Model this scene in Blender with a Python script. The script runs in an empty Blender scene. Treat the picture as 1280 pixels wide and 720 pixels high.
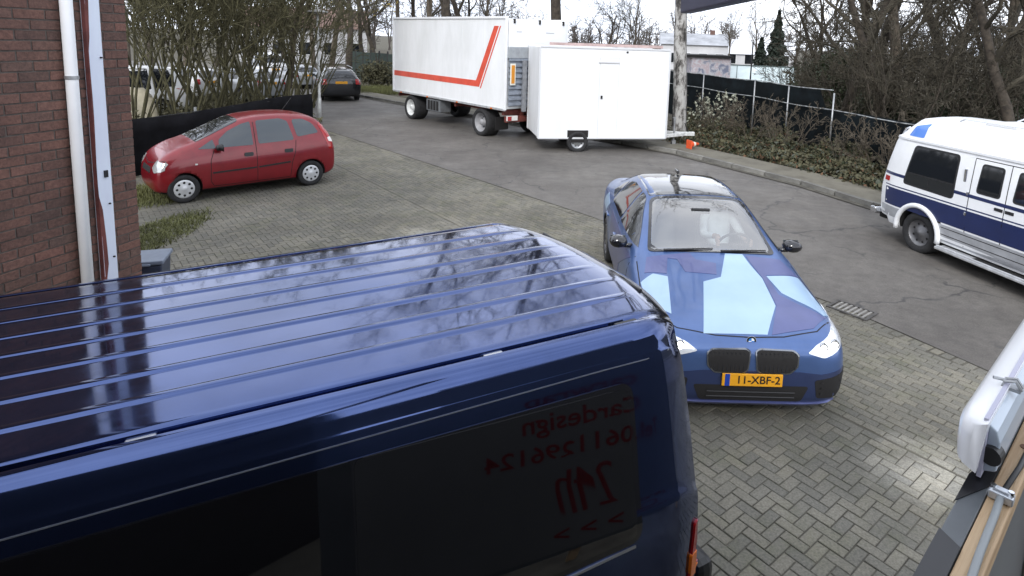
import bpy, bmesh, math, random
from mathutils import Vector, Matrix
from mathutils.bvhtree import BVHTree
R = math.radians
sc = bpy.context.scene
COL = sc.collection
rnd = random.Random(7)

# ------------------------------------------------------------------ camera
cd = bpy.data.cameras.new('camera')
cam = bpy.data.objects.new('camera', cd)
COL.objects.link(cam)
sc.camera = cam
F, CX, CY, PITCH, ROLL, CH = 760.0, 698.85, 157.48, 0.1409355998532818, 0.0340674175172834, 3.222364152787478
cd.sensor_fit = 'HORIZONTAL'
cd.sensor_width = 36
cd.lens = 36 * F / 1280
cd.shift_x = (640 - CX) / 1280
cd.shift_y = (CY - 360) / 1280
cd.clip_start = 0.05
cd.clip_end = 2000
_f = Vector((0, math.cos(PITCH), -math.sin(PITCH)))
_u = Vector((0, math.sin(PITCH), math.cos(PITCH)))
_r = Vector((1, 0, 0))
_a, _b = math.cos(ROLL), math.sin(ROLL)
_X = _a * _r + _b * _u
_U = -_b * _r + _a * _u
m = Matrix((( _X.x, _U.x, -_f.x, 0), (_X.y, _U.y, -_f.y, 0), (_X.z, _U.z, -_f.z, CH), (0, 0, 0, 1)))
cam.matrix_world = m

# ------------------------------------------------------------------ world, sun, exposure
SUN_EL, SUN_AZ = R(36), R(192)          # azimuth clockwise from +Y
w = bpy.data.worlds.new('World')
sc.world = w
w.use_nodes = True
nt = w.node_tree
for n in list(nt.nodes): nt.nodes.remove(n)
out = nt.nodes.new('ShaderNodeOutputWorld')
bg = nt.nodes.new('ShaderNodeBackground')
sky = nt.nodes.new('ShaderNodeTexSky')
sky.sky_type = 'NISHITA'
sky.sun_disc = False
sky.sun_elevation = SUN_EL
sky.sun_rotation = SUN_AZ
sky.air_density = 1.0
sky.dust_density = 1.0
sky.ozone_density = 1.0
hs = nt.nodes.new('ShaderNodeHueSaturation')
hs.inputs['Saturation'].default_value = 0.25
hs.inputs['Value'].default_value = 1.0
# an even overcast layer of cloud over the clear sky, thick and thin in soft patches
tc = nt.nodes.new('ShaderNodeTexCoord')
mp = nt.nodes.new('ShaderNodeMapping'); mp.inputs['Scale'].default_value = (1, 1, 2.5)
nz = nt.nodes.new('ShaderNodeTexNoise'); nz.inputs['Scale'].default_value = 2.2; nz.inputs['Detail'].default_value = 6
cr = nt.nodes.new('ShaderNodeValToRGB')
cr.color_ramp.elements[0].position = 0.38; cr.color_ramp.elements[0].color = (0.80, 0.85, 0.95, 1)
cr.color_ramp.elements[1].position = 0.62; cr.color_ramp.elements[1].color = (1.25, 1.26, 1.28, 1)
mx = nt.nodes.new('ShaderNodeMix'); mx.data_type = 'RGBA'; mx.blend_type = 'MULTIPLY'; mx.inputs[0].default_value = 1.0
nt.links.new(tc.outputs['Generated'], mp.inputs['Vector'])
nt.links.new(mp.outputs['Vector'], nz.inputs['Vector'])
nt.links.new(nz.outputs['Fac'], cr.inputs['Fac'])
nt.links.new(sky.outputs['Color'], hs.inputs['Color'])
oc = nt.nodes.new('ShaderNodeMix'); oc.data_type = 'RGBA'; oc.inputs[0].default_value = 0.80
oc.inputs[7].default_value = (6.6, 6.75, 7.1, 1)      # the closed cloud deck
nt.links.new(hs.outputs['Color'], oc.inputs[6]); nt.links.new(oc.outputs[2], mx.inputs[6])
nt.links.new(cr.outputs['Color'], mx.inputs[7])
nt.links.new(mx.outputs[2], bg.inputs['Color'])
bg.inputs['Strength'].default_value = 0.15
nt.links.new(bg.outputs['Background'], out.inputs['Surface'])

sl = bpy.data.lights.new('sun', 'SUN')
sl.energy = 1.2
sl.angle = R(14)
sl.color = (1.0, 0.97, 0.93)
so = bpy.data.objects.new('sun', sl)
COL.objects.link(so)
sdir = Vector((math.sin(SUN_AZ) * math.cos(SUN_EL), math.cos(SUN_AZ) * math.cos(SUN_EL), math.sin(SUN_EL)))
so.rotation_euler = sdir.to_track_quat('Z', 'Y').to_euler()
so.location = sdir * 60
sc.view_settings.view_transform = 'Standard'
sc.view_settings.look = 'None'
sc.view_settings.exposure = 0.85
sc.view_settings.gamma = 1

# ------------------------------------------------------------------ materials
MATS = {}
def mat(name, col, rough=0.6, metal=0.0, coat=0.0, var=0.0, vscale=8.0, col2=None, bump=0.0, bscale=60.0, spec=None, alpha=None, detail=6, stretch=None, rand=0.0):
    if name in MATS: return MATS[name]
    M = bpy.data.materials.new(name); M.use_nodes = True
    N, L = M.node_tree.nodes, M.node_tree.links
    p = N['Principled BSDF']
    p.inputs['Base Color'].default_value = (*col, 1)
    p.inputs['Roughness'].default_value = rough
    p.inputs['Metallic'].default_value = metal
    p.inputs['Coat Weight'].default_value = coat
    p.inputs['Coat Roughness'].default_value = 0.04
    if spec is not None: p.inputs['Specular IOR Level'].default_value = spec
    M.diffuse_color = (*col, 1)
    tcn = None
    if var > 0 or bump > 0 or rand > 0:
        tcn = N.new('ShaderNodeTexCoord')
        vec = tcn.outputs['Object']
        if stretch:
            mpn = N.new('ShaderNodeMapping'); mpn.inputs['Scale'].default_value = stretch
            L.new(vec, mpn.inputs['Vector']); vec = mpn.outputs['Vector']
    colour = None
    if var > 0:
        n = N.new('ShaderNodeTexNoise'); n.inputs['Scale'].default_value = vscale; n.inputs['Detail'].default_value = detail
        n.inputs['Roughness'].default_value = 0.65
        L.new(vec, n.inputs['Vector'])
        r = N.new('ShaderNodeValToRGB')
        c2 = col2 if col2 else tuple(c * (1 - var) for c in col)
        c1 = col if col2 else tuple(min(1, c * (1 + var)) for c in col)
        r.color_ramp.elements[0].position = 0.35; r.color_ramp.elements[0].color = (*c2, 1)
        r.color_ramp.elements[1].position = 0.65; r.color_ramp.elements[1].color = (*c1, 1)
        L.new(n.outputs['Fac'], r.inputs['Fac']); colour = r.outputs['Color']
        L.new(colour, p.inputs['Base Color'])
    if rand > 0:     # each piece its own shade (object random) times a per-piece attribute when there is one
        oi = N.new('ShaderNodeObjectInfo')
        at = N.new('ShaderNodeAttribute'); at.attribute_name = 'shade'
        ad = N.new('ShaderNodeMath'); ad.operation = 'ADD'
        L.new(oi.outputs['Random'], ad.inputs[0]); L.new(at.outputs['Fac'], ad.inputs[1])
        fr = N.new('ShaderNodeMath'); fr.operation = 'FRACT'; L.new(ad.outputs[0], fr.inputs[0])
        mr = N.new('ShaderNodeMapRange'); mr.inputs['To Min'].default_value = 1 - rand; mr.inputs['To Max'].default_value = 1 + rand
        L.new(fr.outputs[0], mr.inputs['Value'])
        mm = N.new('ShaderNodeMix'); mm.data_type = 'RGBA'; mm.blend_type = 'MULTIPLY'; mm.inputs[0].default_value = 1
        if colour: L.new(colour, mm.inputs[6])
        else: mm.inputs[6].default_value = (*col, 1)
        L.new(mr.outputs['Result'], mm.inputs[7]); L.new(mm.outputs[2], p.inputs['Base Color'])
    if bump > 0:
        n2 = N.new('ShaderNodeTexNoise'); n2.inputs['Scale'].default_value = bscale; n2.inputs['Detail'].default_value = 4
        L.new(vec, n2.inputs['Vector'])
        b = N.new('ShaderNodeBump'); b.inputs['Strength'].default_value = bump; b.inputs['Distance'].default_value = 0.02
        L.new(n2.outputs['Fac'], b.inputs['Height']); L.new(b.outputs['Normal'], p.inputs['Normal'])
    MATS[name] = M
    return M

def rough_marks(M, lo, hi, scale):
    # dried water marks and road film: the gloss comes and goes
    N, L = M.node_tree.nodes, M.node_tree.links
    p = N['Principled BSDF']; t = N.new('ShaderNodeTexCoord'); n = N.new('ShaderNodeTexNoise'); n.inputs['Scale'].default_value = scale; n.inputs['Detail'].default_value = 9; n.inputs['Roughness'].default_value = .72
    mpn = N.new('ShaderNodeMapping'); mpn.inputs['Scale'].default_value = (1, .35, 1); L.new(t.outputs['Object'], mpn.inputs['Vector']); L.new(mpn.outputs['Vector'], n.inputs['Vector'])
    r = N.new('ShaderNodeMapRange'); r.inputs['From Min'].default_value = .40; r.inputs['From Max'].default_value = .72; r.inputs['To Min'].default_value = lo; r.inputs['To Max'].default_value = hi
    L.new(n.outputs['Fac'], r.inputs['Value']); L.new(r.outputs['Result'], p.inputs['Roughness'])
def glass(name, tint, ior=1.5, base=0.08):
    if name in MATS: return MATS[name]
    M = bpy.data.materials.new(name); M.use_nodes = True
    N, L = M.node_tree.nodes, M.node_tree.links
    N.remove(N['Principled BSDF'])
    o = N['Material Output']
    t = N.new('ShaderNodeBsdfTransparent'); t.inputs['Color'].default_value = (*tint, 1)
    g = N.new('ShaderNodeBsdfGlossy'); g.inputs['Roughness'].default_value = 0.02
    fz = N.new('ShaderNodeFresnel'); fz.inputs['IOR'].default_value = ior
    ad = N.new('ShaderNodeMath'); ad.operation = 'ADD'; ad.inputs[1].default_value = base; ad.use_clamp = True
    L.new(fz.outputs[0], ad.inputs[0])
    mxs = N.new('ShaderNodeMixShader'); L.new(ad.outputs[0], mxs.inputs[0]); L.new(t.outputs[0], mxs.inputs[1]); L.new(g.outputs[0], mxs.inputs[2])
    L.new(mxs.outputs[0], o.inputs['Surface'])
    MATS[name] = M
    return M

black = mat('black plastic', (0.012, 0.012, 0.013), 0.45, var=0.2, vscale=20)
rubber = mat('tyre rubber', (0.018, 0.018, 0.019), 0.85, var=0.3, vscale=14, bump=0.2, bscale=90)
darkglass = mat('dark vehicle glass', (0.012, 0.014, 0.017), 0.04, coat=0.5)
tint_glass = mat('grey vehicle glass', (0.05, 0.062, 0.07), 0.05, coat=0.6)
silver = mat('silver wheel paint', (0.42, 0.43, 0.44), 0.35, 0.5, var=0.12, vscale=20)
steel = mat('galvanised steel', (0.36, 0.37, 0.38), 0.45, 0.7, var=0.2, vscale=12)
chrome = mat('chrome trim', (0.75, 0.76, 0.78), 0.15, 1.0)
under = mat('dark underbody', (0.010, 0.009, 0.009), 0.8)
whitepaint = mat('white vehicle paint', (0.78, 0.79, 0.80), 0.35, coat=0.2, var=0.04, vscale=3)
grime = mat('grimy white paint', (0.80, 0.81, 0.82), 0.45, var=0.1, vscale=1.4, col2=(0.70, 0.71, 0.71), stretch=(1, 1, .35))
yellowplate = mat('yellow plate', (.78, .36, .015), .4)
redlamp = mat('red lamp lens', (0.35, 0.01, 0.01), 0.12, coat=0.6)
amber = mat('amber lamp lens', (0.75, 0.16, 0.01), 0.15, coat=0.6)
ink = mat('black lettering', (0.01, 0.01, 0.01), 0.5)

# ------------------------------------------------------------------ object helpers
def link(o, parent=None):
    COL.objects.link(o)
    if parent is not None: o.parent = parent
    return o
def tag(o, label=None, cat=None, group=None, kind=None):
    if label: o['label'] = label
    if cat: o['category'] = cat
    if group: o['group'] = group
    if kind: o['kind'] = kind
    return o
def thing(name, label, cat, loc=(0, 0, 0), rz=0.0, group=None, scale=1.0):
    o = bpy.data.objects.new(name, None)
    o.empty_display_size = 0.2
    o.location = loc; o.rotation_euler = (0, 0, rz); o.scale = (scale,) * 3
    COL.objects.link(o)
    return tag(o, label, cat, group)
def copy_tree(o, parent=None):
    c = o.copy(); COL.objects.link(c)
    if parent is not None: c.parent = parent
    for ch in list(o.children): copy_tree(ch, c)
    return c

class MB:
    def __init__(s): s.v = []; s.f = []; s.m = []; s.a = []
    def add(s, vs, fs, mi=0):
        b = len(s.v); s.v.extend([tuple(p) for p in vs])
        for f in fs: s.f.append(tuple(b + i for i in f)); s.m.append(mi)
        return s
    def box(s, c, d, rz=0, mi=0, M=None):
        x, y, z = (k / 2 for k in d)
        vs = [Vector((i * x, j * y, k * z)) for i in (-1, 1) for j in (-1, 1) for k in (-1, 1)]
        Q = M if M is not None else Matrix.Rotation(rz, 3, 'Z')
        vs = [Q @ p + Vector(c) for p in vs]
        return s.add(vs, [(0, 1, 3, 2), (4, 6, 7, 5), (0, 4, 5, 1), (2, 3, 7, 6), (0, 2, 6, 4), (1, 5, 7, 3)], mi)
    def beam(s, a, b, wd, ht, mi=0, up=(0, 0, 1)):
        a, b = Vector(a), Vector(b); d = (b - a); L = d.length; d.normalize()
        u = Vector(up); r = d.cross(u)
        if r.length < 1e-4: r = d.cross(Vector((1, 0, 0)))
        r.normalize(); u = r.cross(d)
        Q = Matrix((r, d, u)).transposed()
        return s.box((a + b) / 2, (wd, L, ht), M=Q, mi=mi)
    def tube(s, pts, rad, n=8, mi=0, cap=True):
        pts = [Vector(p) for p in pts]
        if not hasattr(rad, '__len__'): rad = [rad] * len(pts)
        vs = []; fs = []; ref = None
        for i, p in enumerate(pts):
            d = (pts[min(i + 1, len(pts) - 1)] - pts[max(i - 1, 0)])
            if d.length < 1e-9: d = Vector((0, 0, 1))
            d.normalize()
            if ref is None:
                ref = d.cross(Vector((0, 0, 1)))
                if ref.length < 1e-3: ref = d.cross(Vector((1, 0, 0)))
            ref = (ref - d * ref.dot(d)).normalized(); o = d.cross(ref)
            for k in range(n):
                t = 2 * math.pi * k / n
                vs.append(p + (ref * math.cos(t) + o * math.sin(t)) * rad[i])
        for i in range(len(pts) - 1):
            for k in range(n):
                fs.append((i * n + k, i * n + (k + 1) % n, (i + 1) * n + (k + 1) % n, (i + 1) * n + k))
        if cap:
            fs.append(tuple(range(n - 1, -1, -1))); fs.append(tuple((len(pts) - 1) * n + k for k in range(n)))
        return s.add(vs, fs, mi)
    def lathe_x(s, prof, n=28, c=(0, 0, 0), mi=0):   # prof: (x, r)
        vs = []; fs = []; q = len(prof)
        for k in range(n):
            t = 2 * math.pi * k / n
            for x, r in prof: vs.append((c[0] + x, c[1] + r * math.cos(t), c[2] + r * math.sin(t)))
        for k in range(n):
            for i in range(q - 1):
                a = k * q + i; b = ((k + 1) % n) * q + i
                fs.append((a, b, b + 1, a + 1))
        return s.add(vs, fs, mi)
    def prism(s, poly, z0, z1, mi=0):
        n = len(poly)
        vs = [(x, y, z0) for x, y in poly] + [(x, y, z1) for x, y in poly]
        fs = [tuple(range(n - 1, -1, -1)), tuple(range(n, 2 * n))] + [(i, (i + 1) % n, n + (i + 1) % n, n + i) for i in range(n)]
        return s.add(vs, fs, mi)
    def mesh(s, name, mats, smooth=False):
        me = bpy.data.meshes.new(name); me.from_pydata(s.v, [], s.f)
        for mm_ in (mats if isinstance(mats, (list, tuple)) else [mats]): me.materials.append(mm_)
        me.polygons.foreach_set('material_index', s.m)
        if smooth: me.polygons.foreach_set('use_smooth', [True] * len(s.f))
        me.update(); return me
    def build(s, name, mats, parent=None, smooth=False, bevel=0.0, segs=2, autosmooth=None):
        o = bpy.data.objects.new(name, s.mesh(name, mats, smooth))
        link(o, parent)
        if bevel > 0:
            b = o.modifiers.new('bevel', 'BEVEL'); b.width = bevel; b.segments = segs; b.limit_method = 'ANGLE'; b.angle_limit = R(40)
            b.harden_normals = False
        return o

def fix_normals(me):
    bm = bmesh.new(); bm.from_mesh(me); bmesh.ops.recalc_face_normals(bm, faces=bm.faces[:]); bm.to_mesh(me); bm.free()

def applied(o, remove=True):
    bpy.context.view_layer.update()
    dg = bpy.context.evaluated_depsgraph_get()
    me = bpy.data.meshes.new_from_object(o.evaluated_get(dg))
    if remove: bpy.data.objects.remove(o)
    return me

def round_poly(poly, r=0.04, n=4):
    o = []; P = [Vector(p) for p in poly]; k = len(P)
    for i in range(k):
        a, b, c = P[i - 1], P[i], P[(i + 1) % k]
        d1, d2 = (a - b), (c - b); rr = min(r, d1.length * .45, d2.length * .45)
        p, q = b + d1.normalized() * rr, b + d2.normalized() * rr
        for j in range(n + 1):
            t = j / n; o.append(tuple(p * (1 - t) ** 2 + b * 2 * t * (1 - t) + q * t * t))
    return o
def strip_poly(line, wd):
    P = [Vector(p) for p in line]; l = []; r = []
    for i, p in enumerate(P):
        d = (P[min(i + 1, len(P) - 1)] - P[max(i - 1, 0)]).normalized(); nrm = Vector((-d.y, d.x)) * wd / 2
        l.append(tuple(p + nrm)); r.append(tuple(p - nrm))
    return l + r[::-1]

def patch(bvh, poly, plane, material, name, parent, off=0.004, cell=0.08, skirt=0.012, flip=None):
    """a thin skin lying on a body: a flat outline cut into cells and laid onto the surface"""
    ax = {'L': (1, 2, 0, -1), 'R': (1, 2, 0, 1), 'F': (0, 2, 1, 1), 'B': (0, 2, 1, -1), 'T': (0, 1, 2, 1)}[plane]
    bm = bmesh.new()
    vs = [bm.verts.new((p[0], p[1], 0)) for p in poly]
    bm.faces.new(vs)
    bmesh.ops.triangulate(bm, faces=bm.faces[:])
    xs = [p[0] for p in poly]; ys = [p[1] for p in poly]
    for axis, lo, hi in ((0, min(xs), max(xs)), (1, min(ys), max(ys))):
        k = int((hi - lo) / cell)
        for i in range(1, k + 1):
            t = lo + (hi - lo) * i / (k + 1)
            co = (t, 0, 0) if axis == 0 else (0, t, 0); no = (1, 0, 0) if axis == 0 else (0, 1, 0)
            bmesh.ops.bisect_plane(bm, geom=bm.verts[:] + bm.edges[:] + bm.faces[:], plane_co=co, plane_no=no, dist=1e-5)
    bmesh.ops.remove_doubles(bm, verts=bm.verts[:], dist=1e-4)
    bm.normal_update()
    dead = []; nr = {}
    d = Vector((0, 0, 0)); d[ax[2]] = -ax[3]
    for v in bm.verts:
        o = Vector((0, 0, 0)); o[ax[0]] = v.co.x; o[ax[1]] = v.co.y; o[ax[2]] = ax[3] * 8
        hit, nn, _, _ = bvh.ray_cast(o, d)
        if hit is None: dead.append(v); continue
        if nn.dot(d) > 0: nn = -nn
        v.co = hit + nn * off; nr[v] = nn
    bmesh.ops.delete(bm, geom=dead, context='VERTS')
    if not bm.faces:
        bm.free(); return None
    bm.normal_update()
    for f in bm.faces:
        if f.normal.dot(d) > 0: f.normal_flip()
    if skirt > 0:
        be = [e for e in bm.edges if e.is_boundary]
        for e in be: e.smooth = False
        r = bmesh.ops.extrude_edge_only(bm, edges=be)
        nv = [g for g in r['geom'] if isinstance(g, bmesh.types.BMVert)]
        # map new verts to the nearest old normal through linked edge
        for v in nv:
            for e in v.link_edges:
                q = e.other_vert(v)
                if q in nr: v.co = v.co - nr[q] * (off + skirt); break
    for f in bm.faces: f.smooth = True
    me = bpy.data.meshes.new(name); bm.to_mesh(me); bm.free()
    me.materials.append(material)
    o = bpy.data.objects.new(name, me); link(o, parent)
    return o

def text_obj(txt, size, material, name, parent, M, depth=0.002, shear=0.0, stretch=1.0):
    c = bpy.data.curves.new(name, 'FONT'); c.body = txt; c.size = size; c.extrude = depth
    c.align_x = 'CENTER'; c.align_y = 'CENTER'; c.resolution_u = 3; c.offset = size * 0.012
    o = bpy.data.objects.new('t', c); COL.objects.link(o)
    me = applied(o); me.name = name
    me.materials.clear(); me.materials.append(material)
    for v in me.vertices: v.co.x *= stretch
    me.transform(M)
    q = bpy.data.objects.new(name, me); link(q, parent); q['kind'] = 'stuff'; return q

def basis(origin, x, y):
    x = Vector(x).normalized(); y = Vector(y); y = (y - x * y.dot(x)).normalized(); z = x.cross(y)
    return Matrix(((x.x, y.x, z.x, origin[0]), (x.y, y.y, z.y, origin[1]), (x.z, y.z, z.z, origin[2]), (0, 0, 0, 1)))

# ------------------------------------------------------------------ vehicle helpers
def car_shell(stations, paint, wheels, W, sub=2, arch_depth=0.28):
    """stations: (y, zb, w, zs, wt, zt); closed shell with wheel arches cut out. returns mesh (mat 0 paint, 1 dark arch) and bvh of the uncut skin"""
    vs = []; fs = []; n = 18
    for (y, zb, w_, zs, wt, zt) in stations:
        h = [(0, zb), (w_ * .6, zb), (w_ - .10, zb + .01), (w_ - .015, zb + .10), (w_, zb + (zs - zb) * .5), (w_ - .008, zb + (zs - zb) * .82), (w_ - .045, zs),
             (wt + (w_ - .045 - wt) * .08, zs + (zt - zs) * .86), (wt * .80, zt - .010), (0, zt)]
        ring = h + [(-x, z) for x, z in h[-2:0:-1]]
        n = len(ring)
        vs += [(x, y, z) for x, z in ring]
    for i in range(len(stations) - 1):
        for k in range(n):
            fs.append((i * n + k, i * n + (k + 1) % n, (i + 1) * n + (k + 1) % n, (i + 1) * n + k))
    fs.append(tuple(range(n))[::-1]); fs.append(tuple((len(stations) - 1) * n + k for k in range(n)))
    me = bpy.data.meshes.new('shell'); me.from_pydata(vs, [], fs); fix_normals(me)
    o = bpy.data.objects.new('shell', me); COL.objects.link(o)
    if sub:
        s = o.modifiers.new('s', 'SUBSURF'); s.levels = sub; s.render_levels = sub
    skin = applied(o)
    skin.materials.append(paint); skin.materials.append(under)
    skin.polygons.foreach_set('use_smooth', [True] * len(skin.polygons))
    bvh = BVHTree.FromPolygons([v.co.copy() for v in skin.vertices], [tuple(p.vertices) for p in skin.polygons])
    o = bpy.data.objects.new('shell', skin); COL.objects.link(o)
    cm = MB()
    for (y, z, r) in wheels:
        for s in (-1, 1):
            x0, x1 = sorted((s * (W - arch_depth), s * (W + .25)))
            prof = [(x0, 0.0), (x0, r), (x1, r), (x1, 0.0)]
            k = 40; b = len(cm.v)
            ra = [(x0, y + r * math.cos(2 * math.pi * i / k), z + r * math.sin(2 * math.pi * i / k)) for i in range(k)]
            rb = [(x1, p[1], p[2]) for p in ra]
            cm.add(ra + rb, [tuple(range(k)), tuple(range(2 * k - 1, k - 1, -1))] + [(i, k + i, k + (i + 1) % k, (i + 1) % k) for i in range(k)])
    if wheels:
        cme = cm.mesh('cut', [under]); fix_normals(cme)
        co = bpy.data.objects.new('cut', cme); COL.objects.link(co)
        bmod = o.modifiers.new('b', 'BOOLEAN'); bmod.operation = 'DIFFERENCE'; bmod.object = co; bmod.solver = 'EXACT'
        out_ = applied(o); bpy.data.objects.remove(co)
    else:
        out_ = applied(o)
    for p in out_.polygons:
        c = p.center; dark = p.normal.z < -.75 and c.z < .36
        for (y, z, r) in wheels:
            dd = math.hypot(c.y - y, c.z - z)
            if dd < r + .004 and (dd > r - .02 and p.normal.dot(Vector((0, y - c.y, z - c.z))) > .5 * dd or abs(p.normal.x) > .9 and abs(c.x) < W - arch_depth + .02): dark = True
        p.material_index = 1 if dark else 0
        p.use_smooth = True
    return out_, bvh

def wheel_mesh(Rr, wd, style, rimmat):
    t = MB(); h = wd / 2
    t.lathe_x([(-h * .8, .60 * Rr), (-h, .78 * Rr), (-h, .90 * Rr), (-h * .82, .985 * Rr), (-h * .4, Rr), (h * .4, Rr), (h * .82, .985 * Rr), (h, .90 * Rr), (h, .78 * Rr), (h * .86, .645 * Rr), (h * .55, .60 * Rr), (-h * .2, .58 * Rr), (-h * .2, 0.0)], 36)
    tm = t.mesh('wheel', [rubber], True)
    r = MB()
    rr = .66 * Rr
    if style == 'hub':          # plastic cover with round holes near the edge
        r.lathe_x([(h * .80, rr), (h * .93, rr * .97), (h * .98, rr * .80), (h * .90, rr * .30), (h * .98, rr * .24), (h * 1.0, 0.001)], 36)
        for k in range(8):
            a = 2 * math.pi * k / 8; c = Vector((h * .985, math.cos(a) * rr * .68, math.sin(a) * rr * .68))
            q = [c + Vector((0, math.cos(b_) * rr * .13, math.sin(b_) * rr * .13)) for b_ in [2 * math.pi * j / 10 for j in range(10)]]
            r.add([p - Vector((.0, 0, 0)) for p in q], [tuple(range(10))], 1)
            r.add([(h * .96, p.y, p.z) for p in q], [tuple(range(10))], 1)
    elif style == 'steel':
        r.lathe_x([(h * .86, rr), (h * .7, rr * .94), (h * .30, rr * .80), (h * .38, rr * .52), (h * .55, rr * .42), (h * .6, rr * .2), (h * .72, rr * .16), (h * .72, 0.001)], 32)
        for k in range(8):
            a = 2 * math.pi * (k + .5) / 8
            c = Vector((h * .40, math.cos(a) * rr * .66, math.sin(a) * rr * .66))
            q = [c + Vector((0, math.cos(b_) * rr * .09, math.sin(b_) * rr * .09)) for b_ in [2 * math.pi * j / 8 for j in range(8)]]
            r.add(q, [tuple(range(8))], 1)
    elif style == 'dish':       # lorry wheel, deep white dish
        r.lathe_x([(h * .90, rr), (h * .8, rr * .93), (h * .25, rr * .86), (h * .15, rr * .5), (h * .22, rr * .42), (h * .75, rr * .30), (h * .85, rr * .2), (h * .85, 0.001)], 32)
        for k in range(10):
            a = 2 * math.pi * k / 10
            r.box((h * .24, math.cos(a) * rr * .58, math.sin(a) * rr * .58), (.03, .03, .03), mi=1)
    else:                        # spokes
        r.lathe_x([(h * .88, rr), (h * .94, rr * .985), (h * .94, rr * .92), (h * .80, rr * .88), (h * .1, rr * .86)], 36)
        r.lathe_x([(h * .1, rr * .87), (h * .05, 0.001)], 24, mi=1)
        r.lathe_x([(h * .4, rr * .24), (h * .85, rr * .20), (h * .88, 0.001)], 20)
        for k in range(10):
            a = 2 * math.pi * k / 10; ca, sa = math.cos(a), math.sin(a); sp = .055 * rr / .2
            vs = []
            for (rad, wv, x) in ((.18, .10, .86), (.90, .07, .90), (.18, .10, .5), (.90, .07, .6)):
                for s in (-1, 1):
                    y_, z_ = rad * rr, s * wv * rr
                    vs.append((h * x, y_ * ca - z_ * sa, y_ * sa + z_ * ca))
            r.add(vs, [(0, 1, 3, 2), (4, 6, 7, 5), (0, 2, 6, 4), (1, 5, 7, 3), (2, 3, 7, 6)])
    rm = r.mesh('rim', [rimmat, under], False)
    for p in rm.polygons: p.use_smooth = style != 'spoke'
    return tm, rm
def put_wheel(parent, meshes, x, y, z, steer=0.0):
    o = bpy.data.objects.new('wheel', meshes[0]); link(o, parent)
    o.location = (x, y, z); o.rotation_euler = (rnd.random() * 0 , 0, (0 if x > 0 else math.pi) + steer)
    q = bpy.data.objects.new('rim', meshes[1]); link(q, o)
    return o
def mirror_box(parent, x, y, z, mats, name='door_mirror', s=1.0):
    sg = 1 if x > 0 else -1
    b = MB()
    ring = []
    for (yy, sc_) in ((.07, .55), (.04, .92), (-.03, 1.0), (-.06, .93)):
        ring.append([(x + sg * (.10 + .10 * math.cos(t) * sc_) * s, y + yy * s, z + (.065 * math.sin(t) * sc_) * s) for t in [2 * math.pi * k / 12 for k in range(12)]])
    vs = [p for r_ in ring for p in r_]
    fs = [(i * 12 + k, i * 12 + (k + 1) % 12, (i + 1) * 12 + (k + 1) % 12, (i + 1) * 12 + k) for i in range(3) for k in range(12)] + [tuple(range(12))[::-1], tuple(36 + k for k in range(12))]
    b.add(vs, fs)
    b.box((x + sg * .0, y, z - .04), (.10, .05, .04))
    me = b.mesh(name, mats, True); fix_normals(me)
    o = bpy.data.objects.new(name, me); link(o, parent)
    g = MB(); g.box((x + sg * .10 * s, y - .062 * s, z), (.16 * s, .004, .10 * s))
    g.build('mirror_glass', [tint_glass], o)
    return o

# ================================================================== SETTING
def add(a, b, k=1.0): return (a[0] + b[0] * k, a[1] + b[1] * k)
def offset_line(P, d):
    o = []
    for i, p in enumerate(P):
        a = Vector(P[max(i - 1, 0)]); b = Vector(P[min(i + 1, len(P) - 1)]); t = (b - a).normalized()
        o.append((p[0] - t.y * d, p[1] + t.x * d))
    return o
def resample(P, step):
    o = [Vector(P[0])]; 
    for a, b in zip(P[:-1], P[1:]):
        a, b = Vector(a), Vector(b); n = max(1, round((b - a).length / step))
        for i in range(1, n + 1): o.append(a.lerp(b, i / n))
    return o
def ribbon(A, B, z, mb=None, mi=0):
    mb = mb or MB(); n = len(A)
    mb.add([(p[0], p[1], z) for p in A] + [(p[0], p[1], z) for p in B], [(i, i + 1, n + i + 1, n + i) for i in range(n - 1)], mi)
    return mb
NEAR = [(-40, 54.4), (-15, 27.7), (-7.51, 19.67), (0.72, 10.86), (3.61, 7.39), (4.47, 5.94), (6.2, 2.6), (9, -4), (13, -14)]
FAR = [(-37, 57.8), (-8.43, 29), (3.46, 17.6), (5.74, 14.06), (6.5, 12.2), (7.6, 10.3), (8.6, 8.2), (10.4, 4), (13.4, -3), (17.5, -13)]

def world_mat(name, build):
    M = bpy.data.materials.new(name); M.use_nodes = True
    N, L = M.node_tree.nodes, M.node_tree.links
    g = N.new('ShaderNodeNewGeometry')
    build(N, L, N['Principled BSDF'], g.outputs['Position'])
    MATS[name] = M
    return M
def noise(N, L, vec, scale, detail=6, rough=.6, stretch=None, dist=0.0):
    if stretch:
        mpn = N.new('ShaderNodeMapping'); mpn.inputs['Scale'].default_value = stretch; L.new(vec, mpn.inputs['Vector']); vec = mpn.outputs['Vector']
    n = N.new('ShaderNodeTexNoise'); n.inputs['Scale'].default_value = scale; n.inputs['Detail'].default_value = detail; n.inputs['Roughness'].default_value = rough
    n.inputs['Distortion'].default_value = dist
    L.new(vec, n.inputs['Vector']); return n.outputs['Fac']
def ramp(N, L, fac, stops):
    r = N.new('ShaderNodeValToRGB'); el = r.color_ramp.elements
    while len(el) < len(stops): el.new(0.5)
    for e, (p, c) in zip(el, stops): e.position = p; e.color = (*c, 1) if len(c) == 3 else c
    L.new(fac, r.inputs['Fac']); return r.outputs['Color']
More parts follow.
